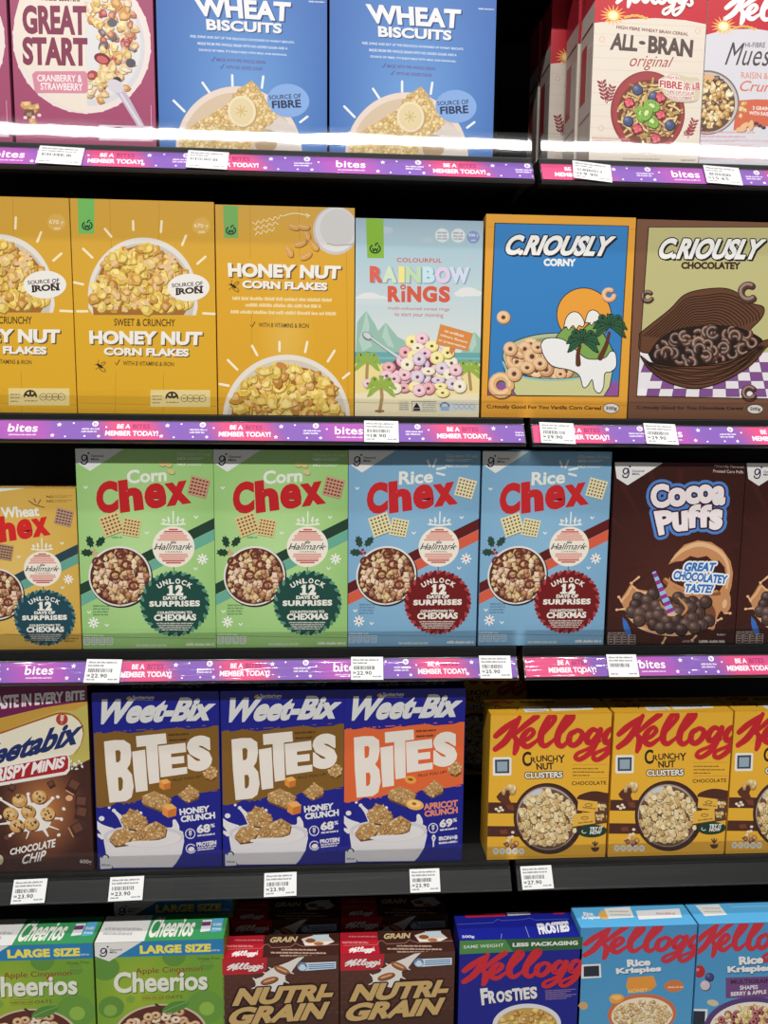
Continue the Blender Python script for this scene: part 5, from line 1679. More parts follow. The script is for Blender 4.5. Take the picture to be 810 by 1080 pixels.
def art_nutri():
    a = Art((228, 975, 5.956), [(38, 218), (777, 185), (777, 625), (45, 625)], .2085 * S5, .1078 * S5, .257 * S5)
    a.post = lambda p: p + np.array([0, (.257 - .1078) * S5])
    a.back(lambda u, v: mixc((86, 50, 38), (62, 34, 28), min(1, v * 1.2)), 4, 12)
    a.part('front_panel')
    for j in range(9):
        for i in range(12):
            a.poly([(50 + i * 64 + (j % 2) * 30, 350 + j * 36), (96 + i * 64 + (j % 2) * 30, 346 + j * 36), (84 + i * 64 + (j % 2) * 30, 366 + j * 36), (46 + i * 64 + (j % 2) * 30, 370 + j * 36)], (88, 50, 38))
    a.part('brand_corner')
    a.poly([(30, 216), (308, 204), (302, 300), (280, 325), (200, 334), (36, 338)], (186, 32, 48))
    a.kellogg((66, 252, 282, 246, 282, 308, 66, 316), (240, 232, 230), 1.2)
    a.part('food_picture')
    mk = (226, 220, 214)
    a.poly([(545, 196), (500, 250), (470, 300), (455, 330), (420, 345), (425, 380), (410, 400), (400, 440), (360, 470), (300, 450), (230, 440), (240, 410), (230, 370), (280, 350), (300, 320), (350, 280), (440, 240), (500, 205)], mk)
    for x, y, x1, y1 in ((240, 430, 215, 440), (232, 372, 222, 360), (300, 325, 285, 318), (450, 318, 474, 330), (424, 390, 444, 402), (330, 290, 318, 280)):
        a.line([(x, y, 12), (x1, y1, 6)], 8, mk, False)
    for x, y, ro in ((322, 380, -.35), (400, 300, .5)):
        a.ell(x + 3, y + 6, 58, 24, (80, 40, 22), ro); a.ell(x, y, 57, 23, (150, 88, 48), ro); a.ell(x, y - 3, 44, 13, (176, 112, 66), ro); a.line([(x - 32 * math.cos(ro), y - 32 * math.sin(ro)), (x + 32 * math.cos(ro), y + 32 * math.sin(ro))], 7, (224, 190, 150), False)
    a.part('nutrition_label')
    a.poly([(530, 246), (756, 236), (756, 292), (530, 310)], (206, 220, 232)); a.ell(532, 276, 33, 35, (206, 220, 232)); a.ring(532, 274, 22, 22, 8, (70, 110, 170), PI, 2 * PI); a.ring(532, 276, 30, 32, 4, (70, 110, 170))
    for j in range(3):
        a.poly([(572, 258 + j * 15), (748, 248 + j * 15), (748, 256 + j * 15), (572, 266 + j * 15)], (96, 132, 180))
    a.part('title')
    gd, ed = (198, 164, 106), (44, 24, 20)
    a.text('NUTRI-', (118, 440, 750, 414, 728, 548, 100, 566), gd, .06, .18, fat=6, outline=((13, ed),))
    a.text('GRAIN', (96, 582, 716, 556, 690, 690, 74, 714), gd, .06, .18, fat=6, outline=((13, ed),))
    for x in (0,):
        a.text('NUTRI-', (116, 436, 748, 410, 738, 478, 108, 500), gd, .0, .18) if False else None
    return a


def top_nutri():
    a = Art((228, 975, 5.956), [(80, 82), (760, 62), (777, 185), (38, 218)], .2085 * S5, .057, top=True)
    a.cur = 'top_panel'
    a.back((66, 36, 30))
    a.part('print')
    a.poly([(40, 70), (320, 70), (306, 208), (20, 224)], (182, 30, 46))
    a.kellogg((104, 172, 276, 166, 276, 206, 104, 212), (240, 232, 230), 1.2); a.small(130, 100, 310, 108, (214, 150, 150)); a.small(78, 134, 246, 146, (214, 150, 150))
    a.text('GRAIN', (360, 86, 524, 82, 520, 112, 352, 118), (214, 190, 140), .05, .18, fat=1.5)
    a.poly([(545, 96), (600, 80), (700, 78), (740, 110), (690, 132), (570, 134)], (226, 216, 206)); a.poly([(610, 74), (704, 70), (706, 98), (614, 102)], (206, 222, 230)); a.ell(600, 106, 30, 13, (150, 90, 50)); a.ell(650, 122, 30, 10, (170, 104, 60))
    a.small(425, 154, 640, 163, (190, 160, 140), 0, .9); a.small(360, 172, 700, 182, (190, 160, 140), 0, .9); a.small(420, 190, 660, 199, (190, 160, 140), 0, .9)
    a.part('tuck_flap')
    q = [(80, 160), (300, 152), (322, 130), (342, 128), (362, 148), (480, 142), (512, 122), (534, 132), (560, 138), (770, 126)]
    a.line(q, 3, (160, 120, 104), False, False)
    return a


def art_frost():
    a = Art((475, 955, 5.4), [(52, 203), (755, 184), (705, 675), (30, 675)], .2275 * S5, .1375 * S5, .277 * S5)
    a.post = lambda p: p + np.array([0, (.277 - .1375) * S5])
    a.back((24, 30, 134))
    a.part('packaging_banner')
    a.poly([(30, 203), (780, 183), (780, 272), (30, 298)], (48, 92, 58)); a.poly([(30, 203), (302, 196), (344, 286), (30, 298)], (78, 134, 72))
    a.text('SAME WEIGHT', (72, 236, 294, 226, 292, 250, 70, 258), (216, 226, 208), .02, sp=1.05)
    a.text('LESS PACKAGING', (345, 224, 722, 212, 722, 242, 343, 250), (226, 232, 220), .055, sp=1.05, fat=1.5)
    a.part('brand_title')
    a.kellogg((50, 290, 800, 262, 800, 535, 50, 555), (196, 40, 50), 1.06)
    a.part('title')
    wt = (226, 224, 226)
    for i, ch in enumerate('FROSTIES'):
        x0 = (152, 192, 236, 284, 326, 366, 386, 424)[i]
        y0 = (538, 556, 560, 556, 544, 548, 540, 536)[i]
        y1 = (650, 640, 636, 632, 628, 624, 620, 618)[i]
        x1 = x0 + (40, 44, 48, 42, 42, 16, 38, 42)[i]
        a.text(ch, (x0, y0, x1, y0 - 4, x1 - 2, y1 - 4, x0 + 6, y1), wt, .055, fat=3, shadow=(4, 5, (16, 18, 70)))
    a.part('front_panel')
    for j in range(6):
        a.small(512, 562 + j * 12, 690 - (j % 3) * 30, 569 + j * 12, (150, 120, 150), -.03, .85, j)
    a.part('food_picture')
    a.ell(400, 790, 190, 140, (222, 220, 224), n=50); a.ell(400, 800, 168, 122, (196, 160, 90), n=50)
    a.spread(inell(400, 800, 150, 108), (240, 690, 560, 910), 36, lambda x, y: a.flake(x, y, 24, a.pick(FLAKES)))
    return a


def top_frost():
    a = Art((475, 955, 5.4), [(28, 60), (705, 48), (755, 184), (52, 203)], .2275 * S5, .072, top=True)
    a.cur = 'top_panel'
    a.back((26, 34, 142))
    a.part('print')
    a.text('FROSTIES', (506, 116, 684, 102, 686, 156, 516, 172), (228, 228, 232), .055, .0, fat=3)
    a.text('500g', (66, 176, 140, 174, 140, 192, 68, 194), (216, 216, 226), .03)
    a.poly([(95, 62), (330, 56), (335, 74), (98, 80)], (186, 36, 50)); a.kellogg((470, 40, 700, 40, 700, 66, 470, 66), (170, 40, 60), 1)
    a.part('tuck_flap')
    a.line([(45, 116), (255, 108), (285, 90), (310, 98), (440, 92), (470, 84), (500, 96), (690, 92)], 3, (90, 100, 190), False, False)
    a.line([(294, 194), (300, 168)], 3, (150, 156, 214), False, False); a.line([(440, 128), (456, 188)], 3, (150, 156, 214), False, False)
    a.part('paper_sticker')
    a.poly([(332, 14), (460, 8), (478, 66), (346, 72)], (206, 206, 200))
    return a


def art_krisp(kind):
    multi = kind == 'multi'
    if not multi:
        a = Art((600, 955, 5.786), [(75, 155), (783, 127), (745, 723), (35, 723)], .2190 * S5, .165 * S5, .294 * S5)
        a.post = lambda p: p + np.array([0, (.294 - .165) * S5])
    else:
        x0, z0 = at(700 + 275 / 7.364, 945 + 228 / 7.364, Y5)
        a = Art((700, 945, 7.364), None, .219 * S5, .294 * S5, origin=(x0, z0 - .294 * S5), plane=Y5)
    a.back(lambda u, v: mixc((72, 142, 192), (84, 160, 206), v), 2, 8)
    rd, wt = (196, 46, 60), (230, 230, 232)
    a.part('brand_title')
    if not multi:
        a.kellogg((78, 140, 880, 112, 880, 386, 72, 408), rd, 1.06)
    else:
        a.kellogg((236, 210, 1120, 178, 1120, 505, 236, 530), rd, 1.06)
    a.part('title')
    if not multi:
        a.text('Rice', (340, 374, 482, 368, 486, 416, 342, 426), wt, .055, fat=3, shadow=(4, 5, (40, 80, 120)))
        a.text('Krispies', (272, 434, 548, 420, 552, 470, 276, 484), wt, .055, fat=3, shadow=(4, 5, (40, 80, 120)))
        a.poly([(345, 500), (500, 492), (520, 560), (480, 600), (350, 612), (330, 560)], (226, 150, 60))
        a.text('HONEY', (342, 584, 466, 578, 466, 606, 342, 614), (236, 196, 120), .04)
    else:
        a.text('Rice', (580, 476, 766, 466, 770, 526, 584, 540), wt, .055, fat=4, shadow=(4, 5, (40, 80, 120)))
        a.text('Krispies', (492, 552, 836, 536, 840, 598, 496, 612), wt, .055, fat=4, shadow=(4, 5, (40, 80, 120)))
        a.poly([(480, 640), (1000, 625), (1000, 790), (480, 800)], (112, 70, 124))
        a.text('MULTIGRAIN', (520, 656, 830, 646, 830, 682, 520, 690), (62, 30, 60), .04)
        a.text('SHAPES', (590, 702, 730, 696, 730, 728, 590, 736), (226, 222, 230), .04); a.text('BERRY & APPLE', (520, 752, 796, 734, 796, 764, 520, 784), (230, 226, 232), .04)
    a.part('front_panel')
    if not multi:
        a.poly([(70, 404), (182, 400), (184, 496), (66, 500)], (226, 226, 224)); a.poly([(82, 416), (172, 412), (172, 486), (80, 488)], (40, 44, 58))
    else:
        a.poly([(204, 882), (340, 884), (330, 1020), (190, 1020)], (226, 226, 224)); a.poly([(220, 898), (322, 900), (316, 1010), (208, 1010)], (40, 44, 58))
    a.part('food_picture')
    if not multi:
        a.ell(428, 768, 214, 148, (206, 110, 60), n=60); a.ell(428, 776, 192, 130, (236, 224, 200), n=60)
        a.spread(inell(428, 780, 176, 118), (240, 650, 620, 900), 26, lambda x, y: a.flake(x, y, 18, a.pick([(232, 204, 150), (222, 184, 124), (240, 222, 184), (206, 164, 108)])))
        a.blob([(226, 640), (250, 616), (300, 620), (316, 650), (280, 680), (236, 676)], (226, 160, 70)); a.blob([(236, 638), (256, 624), (296, 628), (300, 646), (270, 660)], (240, 190, 110))
        a.blob([(40, 690), (60, 664), (90, 672), (96, 704), (66, 720)], (206, 160, 104))
        a.ell(630, 570, 62, 44, (206, 120, 62)); a.small(590, 572, 690, 584, (236, 206, 170), 0, .9)
    else:
        a.ell(700, 1040, 392, 250, (86, 60, 116), n=60); a.ell(700, 1050, 350, 222, (234, 226, 214), n=60)
        a.spread(inell(700, 1056, 320, 200), (380, 850, 830, 1060), 40, lambda x, y: (a.loop(x, y, 28, a.pick([(166, 70, 80), (150, 60, 72)]), 1, .3) if a.rnd.random() < .4 else a.flake(x, y, 30, a.pick([(236, 214, 150), (226, 196, 128), (240, 226, 176)]))))
        a.ell(275, 592, 46, 50, (176, 40, 50)); a.ell(262, 578, 14, 12, (226, 120, 120)); a.line([(276, 545), (296, 528)], 8, (90, 140, 60), False); a.ball(352, 634, 34, (60, 64, 120), .3)
        a.ball(320, 700, 40, (206, 190, 200), .3); a.ell(380, 836, 46, 24, (206, 190, 160), .2)
    return a


def top_krisp(kind):
    a = Art((600, 955, 5.786), [(48, 50), (705, 34), (783, 127), (75, 155)], .219 * S5, .06, top=True)
    a.cur = 'top_panel'
    a.back((92, 176, 226))  # brighter blue than the front: light on the top put into its colour
    if kind == 'multi':
        a.part('paper_sticker')
        a.poly([(112, 60), (262, 54), (286, 104), (140, 112)], (232, 230, 226)); a.small(150, 70, 260, 76, (170, 160, 160)); a.small(150, 86, 262, 92, (170, 160, 160))
        a.part('tuck_flap')
        a.line([(330, 40), (330, 66), (600, 60), (600, 34)], 3, (150, 206, 240), False, False)
        return a
    a.part('print')
    a.text('Rice', (116, 76, 176, 74, 178, 92, 116, 94), (236, 236, 238), .05, fat=1); a.text('Krispies', (100, 94, 214, 90, 216, 110, 102, 114), (236, 236, 238), .05, fat=1)
    a.blob([(208, 88), (240, 66), (280, 76), (276, 104), (230, 108)], (226, 176, 90))
    a.part('paper_sticker')
    a.poly([(254, 58), (408, 50), (426, 98), (268, 106)], (232, 230, 226)); a.small(280, 68, 400, 74, (150, 140, 140)); a.small(284, 84, 408, 90, (150, 140, 140))
    a.poly([(440, 68), (688, 56), (700, 96), (452, 108)], (236, 234, 232)); a.text('00784', (556, 76, 664, 70, 666, 84, 560, 90), (190, 150, 150), .0) if False else a.small(556, 74, 664, 84, (190, 150, 150))
    return a


# ------------------------------------------------------------------ setting
Z1, Z2, Z3, Z4, Z5 = EYE + .4145, EYE + .001, EYE - .3915, EYE - .788, EYE - 1.2205 * S5     # shelf tops
XL, XR = .3105, .3215
bm = bmesh.new(); bm_box(bm, -3, 3, -4.2, .56, -.06, 0)
o = obj_from_bm('floor', bm, M_FLOOR); o['kind'] = 'structure'
bm = bmesh.new(); bm_box(bm, -1.25, 1.75, .50, .55, 0, 2.45)
o = obj_from_bm('wall_back', bm, M_BACK); o['kind'] = 'structure'


bm = bmesh.new(); bm_box(bm, -1.25, 1.75, .03, .499, EYE + .80, EYE + .83)  # unseen board added overhead so the back panel stays dark
o = obj_from_bm('trim_unseen_shade', bm, M_DECK); o['kind'] = 'structure'


def steel_post(label, x):
    t = thing('upright_post', label, 'shelf post', (x, .455, 0), 'posts between the bays')
    b = bmesh.new(); bm_box(b, -.022, .022, 0, .042, 0, 2.42, .002)
    obj_from_bm('post', b, M_DECK, t)


steel_post('black steel post in the gap between the two shelf bays', (XL + XR) / 2)

TILT = math.radians(33)
RAILB = {1: EYE + .372, 2: EYE - .0425, 3: EYE - .4413, 4: EYE - .829, 5: EYE - 1.262}
DECKZ = {1: Z1, 2: Z2, 3: Z3, 4: Z4, 5: Z5}
ORD = {1: 'top', 2: 'second', 3: 'third', 4: 'fourth', 5: 'bottom'}
GOODS = {1: 'muesli and blue wheat boxes', 2: 'yellow flake and ring boxes', 3: 'lattice square boxes', 4: 'blue biscuit bite boxes', 5: 'large green hoop boxes'}
GOODR = {1: 'cream bran boxes', 2: 'brown cocoa pod box', 3: 'dark brown puff boxes', 4: 'yellow cluster boxes', 5: 'sky blue rice boxes'}


def strip_art(x0, x1, items):
    L = (x1 - x0) * 1000
    a = Art((0, 0, 1), [(0, 0), (L, 0), (L, 35), (0, 35)], x1 - x0, .035)
    a.cur = 'promo_strip'
    zc = {'bites': (164, 78, 168), 'be': (212, 72, 122), 'qr': (124, 84, 170)}
    keys = sorted((x, zc[k]) for k, x in items)

    def c(u, v):
        x = u * L
        if x <= keys[0][0]:
            return keys[0][1]
        for (xa, ca), (xb, cb) in zip(keys, keys[1:]):
            if x <= xb:
                f = (x - xa + (v - .5) * -16) / (xb - xa)
                f = min(1, max(0, (f - .5) * 2.6 + .5))
                return mixc(ca, cb, f)
        return keys[-1][1]
    a.back(c, int(L / 7), 2)
    w = (240, 232, 240)
    for k, x in items:
        if k == 'bites':
            a.text('bites', (x - 23, 7, x + 23, 7, x + 23, 22, x - 23, 22), w, .025, sp=1.05)
            a.small(x - 20, 26, x + 22, 28.5, w)
        elif k == 'be':
            a.text('BE A', (x - 24, 6, x - 3, 6, x - 3, 14.5, x - 24, 14.5), w, .045)
            a.text('BITES', (x + 1, 6, x + 28, 6, x + 28, 14.5, x + 1, 14.5), (150, 44, 110), .03)
            a.text('MEMBER TODAY!', (x - 41, 18.5, x + 42, 18.5, x + 42, 28, x - 41, 28), w, .05)
        else:
            a.small(x + 6, 14, x + 34, 17, w); a.small(x + 6, 19, x + 30, 22, w)
            for dx, dy, r in ((-30, 8, 4.5), (34, 29, 3.5), (-38, 28, 4)):
                q = []
                for i in range(10):
                    an = i * PI / 5 + .3
                    rr = r if i % 2 else r * .45
                    q.append((x + dx + rr * math.cos(an), dy + rr * math.sin(an)))
                a.poly(q, w)
            a.ell(x + 26, 6, 5, 5, w, n=16); a.text('b', (x + 24, 3, x + 28, 3, x + 28, 9, x + 24, 9), (110, 66, 164), .03)
            for dx, dy in ((-18, 30), (12, 29), (-8, 5), (44, 12)):
                a.ell(x + dx, dy, 1.6, 1.6, w, n=8)
    return a


def make_shelf(row, side, items):
    x0, x1 = (-1.0, XL) if side == 'left' else (XR, 1.5)
    zt, zb = DECKZ[row], RAILB[row]
    t = thing('shelf', 'black steel shelf, %s of the %s bay, carrying %s' % (ORD[row], side, GOODS[row] if side == 'left' else GOODR[row]), 'shelf', (0, -.06 if row == 5 else 0, 0), 'shelf boards with price rails')
    b = bmesh.new(); bm_box(b, x0, x1, .024, .497, zt - .026, zt - .0009, .0015)
    obj_from_bm('deck', b, M_DECK, t)
    b = bmesh.new()
    dy, dz = .0205, .0315
    prof = [(0, zb - .001), (0, zb + .0008), (.0016, zb + .0016), (.0016 + dy * .93, zb + .0016 + dz * .93), (dy - .001, zb + dz), (dy, zb + dz + .0015), (dy + .005, zb + dz + .0015), (dy + .005, zb - .004), (.004, zb - .004)]
    bm_prism(b, prof, x0, x1)
    obj_from_bm('price_rail', b, M_RAIL, t)
    b = bmesh.new()
    lt = math.radians(13.1 if row == 1 else 3)
    hh = .037
    y_, z_ = (.0128 if row == 1 else .0190), zb + dz - .001
    ty = (zt + hh - z_) * math.tan(lt)
    prof = [(y_, z_), (y_ + ty, zt + hh), (y_ + ty + .0012, zt + hh), (y_ + .0012, z_)]
    bm_prism(b, prof, x0 + .002, x1 - .002)
    obj_from_bm('clear_lip', b, M_CLEAR, t)
    for xb in (x0 + .006, x1 - .009):
        b = bmesh.new(); bm_prism(b, [(.08, zt - .027), (.497, zt - .027), (.497, zt - .085), (.40, zt - .075), (.12, zt - .040)], xb, xb + .003)
        obj_from_bm('bracket', b, M_DECK, t)
    if items:
        a = strip_art(x0 + .002, x1 - .002, [(k, (at(px, PYR[row], .01)[0] - x0 - .002) * 1000) for k, px in items])
        s = a.build(t, M_STRIP, 'promo_strip')
        s.location = ((x0 + x1) / 2, .0012, zb + .0024)
        s.rotation_euler = (-TILT, 0, 0)


PYR = {1: 175, 2: 456, 3: 706, 4: 935, 5: 1150}
make_shelf(1, 'left', [('qr', -110), ('be', -55), ('bites', 10), ('qr', 62), ('be', 122), ('qr', 178), ('be', 244), ('qr', 306), ('bites', 370), ('qr', 424), ('be', 484), ('qr', 540)])
make_shelf(1, 'right', [('be', 612), ('qr', 668), ('bites', 724), ('qr', 784), ('be', 846), ('qr', 900), ('bites', 960)])
make_shelf(2, 'left', [('be', -90), ('qr', -35), ('bites', 24), ('qr', 82), ('be', 139), ('qr', 196), ('be', 258), ('qr', 316), ('bites', 368), ('qr', 424), ('be', 487), ('qr', 540)])
make_shelf(2, 'right', [('be', 616), ('qr', 660), ('bites', 706), ('qr', 756), ('be', 818), ('qr', 880), ('bites', 940)])
make_shelf(3, 'left', [('be', -80), ('qr', -22), ('bites', 41), ('qr', 96), ('be', 154), ('qr', 204), ('be', 258), ('qr', 306), ('bites', 366), ('qr', 412), ('be', 466), ('qr', 516)])
make_shelf(3, 'right', [('be', 603), ('qr', 636), ('bites', 688), ('qr', 736), ('be', 790), ('qr', 850), ('bites', 910)])
make_shelf(4, 'left', None); make_shelf(4, 'right', None); make_shelf(5, 'left', None); make_shelf(5, 'right', None)
bm = bmesh.new(); bm_box(bm, -1.0, 1.5, -.01, .49, 0, Z5 - .095)
o = obj_from_bm('trim_plinth', bm, M_DECK); o['kind'] = 'structure'

# ---- price tags on the rails
NTAG = 'white paper price tags on the shelf rails'


def price_tag(row, px, py, wpx, price, label, roll=0.0, hk=1.0):
    w, h = wpx * .00156, .0375 * hk
    a = Art((0, 0, 1), [(0, 0), (60, 0), (60, 40), (0, 40)], w, h)
    a.cur = 'price_tag'
    a.back((226, 226, 226))
    ink = (70, 70, 74)
    a.small(4, 4, 52, 7, ink, 0, .7); a.small(4, 9.5, 30 if px % 2 else 50, 12.5, ink, 0, .7)
    r = random.Random(px)
    x = 5.0
    while x < 44:
        ww = r.choice((.7, 1.1, 1.6))
        a.rect(x, 16, x + ww, 22.5, ink); x += ww + r.choice((.6, 1.0, 1.4))
    a.small(4, 33.5, 18, 36, ink, 0, .7); a.small(40, 33, 56, 35.5, ink, 0, .7)
    if price:
        a.text('RM', (4, 26, 9, 26, 9, 30, 4, 30), ink, .03); a.text(price, (11, 25, 38, 25, 38, 31.5, 11, 31.5), (40, 40, 44), .03, sp=1.1)
    o = a.build(None, M_PAPER, 'price_tag')
    b = bmesh.new(); b.from_mesh(o.data)
    lay = b.verts.layers.float_color.get('print')
    v = [b.verts.new(p) for p in ((-w / 2, .0004, 0), (w / 2, .0004, 0), (w / 2, .0004, h), (-w / 2, .0004, h), (-w / 2, -.0002, 0), (w / 2, -.0002, 0), (w / 2, -.0002, h), (-w / 2, -.0002, h))]
    for k in v:
        k[lay] = (.75, .75, .75, 1)
    for f in ((0, 1, 2, 3), (4, 7, 6, 5)[::-1], (0, 4, 5, 1), (1, 5, 6, 2), (2, 6, 7, 3), (3, 7, 4, 0)):
        b.faces.new([v[i] for i in f])
    b.to_mesh(o.data); b.free()
    zb = RAILB[row]
    cs, sn = math.cos(TILT), math.sin(TILT)
    x, z = at(px, py, .011)
    s = (.0370 - h) / 2
    o.location = (x, .0004 + s * sn - .0022, zb + s * cs + .0032)
    o.rotation_euler = (-TILT, roll, 0)
    o.name = 'price_tag'
    tag(o, label, 'price tag', NTAG)
    return o


price_tag(1, 64, 168, 43, None, 'white paper price tag on the top rail under the maroon muesli box', .03)
price_tag(1, 219, 174, 40, None, 'white paper price tag on the top rail under the blue wheat box nearest the muesli', .03)
price_tag(1, 623, 183, 40, '19.90', 'white price tag reading 19.90 under the cream bran box', .09, 1.05)
price_tag(1, 761, 187, 38, '15.65', 'white price tag reading 15.65 on the top rail under the muesli with orange band', .05, 1.05)
price_tag(2, 402, 459, 36, '18.90', 'white price tag reading 18.90 under the pale blue ring cereal box', .01, 1.08)
price_tag(2, 587, 458, 37, '29.90', 'white price tag reading 29.90 under the orange framed corn ring box', .03, 1.06)
price_tag(2, 696, 459, 35, '29.90', 'white price tag reading 29.90 under the brown cocoa pod box', .03, 1.06)
price_tag(3, 109, 710, 37, '22.90', 'white price tag reading 22.90 below the left green corn square box', .02, 1.05)
price_tag(3, 387, 706, 35, '22.90', 'white price tag reading 22.90 below the left pale blue rice square box', .01, 1.05)
price_tag(3, 522, 705, 35, '25.90', 'white price tag reading 25.90 at the right end of the left rail', .01, 1.05)
price_tag(3, 656, 702, 34, None, 'white price tag without a readable price below the dark brown puff box', .01, 1.05)
price_tag(4, 32, 945, 36, '23.90', 'white price tag reading 23.90 below the brown crispy minis box', -.02)
price_tag(4, 134, 942, 37, '23.90', 'white price tag reading 23.90 below the blue box touching the brown one', -.02)
price_tag(4, 296, 934, 36, '23.90', 'white price tag reading 23.90 below the middle blue bites box', -.02)
price_tag(4, 448, 929, 34, '23.90', 'white price tag reading 23.90 below the blue box with orange band', -.01)
price_tag(4, 566, 926, 36, '27.90', 'white price tag reading 27.90 below the yellow cluster boxes', -.02)
bm = bmesh.new(); bm_box(bm, -.03, .03, -.0008, .0004, 0, .03, .0002)
o = obj_from_bm('ticket_sleeve', bm, M_CLEAR)
o.location = (at(202, 934, .011)[0], -.0022, RAILB[4] + .0052); o.rotation_euler = (-TILT, 0, 0)
tag(o, 'empty clear ticket sleeve on the dark rail between two price tags', 'ticket holder')


# ------------------------------------------------------------------ cereal boxes
def box(label, art, w, h, d, side, x, z, group=None, top=None, Y=FY, depth_side=None):
    t = thing('cereal_box', label, 'cereal box', (x, Y, z), group)
    b = bmesh.new(); bm_box(b, -w / 2, w / 2, 0, d, 0, h, .0009)
    # glued end flap line round the top of the carton
    obj_from_bm('carton', b, card(side), t)
    art.build(t, M_PRINT, 'front_panel')
    if top is not None:
        k = top.build(t, M_PRINT, 'top_panel')
        k.location = (0, 0, h)
    if depth_side is not None:
        k = depth_side.build(t, M_PRINT, 'side_panel')
        k.location = (-w / 2, d / 2, 0)
        k.rotation_euler = (0, 0, -PI / 2)
    return t


def side_art(d, h, base, patches):
    a = Art((0, 0, 1), [(0, 0), (100, 0), (100, 100), (0, 100)], d, h)
    a.cur = 'side_panel'
    a.back(base)
    for x0, y0, x1, y1, c in patches:
        a.rect(x0, y0, x1, y1, c)
    return a


# top shelf
gM = 'maroon muesli boxes'
t = box('maroon muesli box with bowl and spoon, whole front showing, beside the blue wheat box', art_great(), .2125, .33, .07, (140, 62, 92), -.3885, Z1, gM)
copy_tree(t, (-.6065, FY, Z1), 'maroon muesli box cut off by the left edge of the photo')
gW = 'blue wheat biscuit boxes'
t = box('blue wheat biscuit box next to the maroon muesli box', art_wheat_biscuit(), .2585, .345, .09, (52, 92, 160), -.147, Z1, gW)
copy_tree(t, (.1175, FY, Z1), 'blue wheat biscuit box at the right end, beside the dark gap')
gB = 'cream bran cereal boxes'
ds = side_art(.066, .315, (196, 178, 166), [(0, 0, 100, 24, (176, 40, 52)), (10, 40, 52, 68, (178, 52, 60)), (60, 42, 92, 66, (206, 190, 178)), (8, 76, 92, 77.5, (150, 120, 112)), (8, 33, 92, 34.5, (90, 60, 56))])
for k in range(14):
    ds.small(62, 44 + k * 1.6, 90, 44.8 + k * 1.6, (130, 90, 84), 0, .6, k)
AB = box('cream bran box with red header and berry bowl, foremost of its stack', art_bran(), .1815, .315, .066, (196, 178, 166), .4955, Z1, gB, None, FY, ds)
for k, (px, py, nm) in enumerate(((607.5, 100, 'second'), (579.5, 100, 'third'), (568.5, 60, 'fourth'))):
    Y = (FY + .070, FY + .145, FY + .222)[k]
    copy_tree(AB, (at(px, py, Y)[0] + .1815 / 2, Y, Z1), 'cream bran box, %s in the stack, seen as a strip behind the one ahead' % nm)
box('white and red muesli box with orange band, right of the cream bran box', art_muesli(), .19, .318, .066, (190, 186, 190), .5875 + .095, Z1)

# second shelf
gY = 'yellow honey flake boxes with a half dome bowl'
t = box('yellow honey flake box with half dome bowl, green tab fully showing', art_honey_front(), .2222, .333, .075, (206, 150, 44), -.3063, Z2, gY)
copy_tree(t, (-.5302, FY, Z2), 'yellow honey flake box cut off by the left edge of the photo')
box('yellow honey flake box showing a jar at the top and a bowl below', art_honey_back(), .2200, .3295, .075, (206, 150, 44), -.0828, Z2)
box('pale blue box with a mound of coloured cereal rings and palm trees', art_rainbow(), .2062, .3145, .065, (170, 190, 200), .1325, Z2)
box('orange framed blue box with a cereal bowl island and sun', art_corny(), .2470, .326, .07, (214, 150, 52), .3636, Z2)
box('brown framed olive box with an open cocoa pod of rings', art_choc(), .249, .324, .07, (112, 74, 56), .4893 + .1248, Z2)

# third shelf
gC = 'green corn square boxes'
t = box('green corn square box, the left one beside the yellow wheat box', art_checks('Corn'), .2205, .3355, .065, (150, 190, 120), -.3138, Z3, gC)
copy_tree(t, (-.0921, FY, Z3), 'green corn square box, the right one beside the blue rice box')
gR = 'pale blue rice square boxes'
t = box('pale blue rice square box next to the green corn box', art_checks('Rice'), .2210, .337, .065, (124, 166, 198), .1299, Z3, gR)
copy_tree(t, (.3549, FY, Z3), 'pale blue rice square box next to the dark brown puff box')
tw = Art((0, 0, 1), [(0, 0), (200, 0), (200, 60), (0, 60)], .192, .06, top=True)
tw.cur = 'top_panel'
tw.back((206, 166, 80)); tw.part('print'); tw.text('Wheat', (60, 10, 110, 10, 110, 30, 60, 30), (230, 228, 220), .03); tw.text('Chex', (116, 8, 176, 8, 176, 32, 116, 32), (190, 36, 36), .05); tw.line([(2, 40), (198, 40)], 1, (150, 112, 50), False, False)
box('short yellow wheat square box at the left end of the third shelf', art_checks('Wheat'), .192, .2705, .06, (202, 160, 76), -.4265 - .096, Z3, None, tw)
gP = 'dark brown cocoa puff boxes'
t = box('dark brown puff box with a striped straw in chocolate milk, fully showing', art_cocoa(), .2295, .3188, .065, (58, 28, 24), .5860, Z3, gP)
copy_tree(t, (.8172, FY, Z3), 'dark brown puff box cut off by the right edge of the photo')

# fourth shelf
wbx = box('brown and magenta chocolate chip crispy minis box at the left end', art_weetabix(), .215, .335, .06, (64, 34, 28), -.4205 - .1075, Z4)
gH = 'blue honey crunch bites boxes'
t = box('blue honey crunch box with brown band, beside the brown minis box', art_bites('honey'), .2135, .319, .05, (24, 28, 130), -.3070, Z4, gH, top_bites())
HB = t
copy_tree(t, (-.0918, FY, Z4 + .0), 'blue honey crunch box with brown band, beside the orange banded box')
box('blue apricot crunch box with an orange band', art_bites('apricot'), .2125, .319, .05, (24, 28, 130), .1190, Z4, None, top_bites())
gK = 'yellow chocolate cluster boxes'
t = box('yellow chocolate cluster box next to the dark gap, leftmost of three', art_crunchy(), .2165, .272, .066, (222, 166, 48), .3785, Z4, gK, top_crunchy())
CK = t
copy_tree(t, (.6000, FY, Z4), 'yellow chocolate cluster box, middle one of three')
copy_tree(t, (.8200, FY, Z4), 'yellow chocolate cluster box cut off by the right edge of the photo')
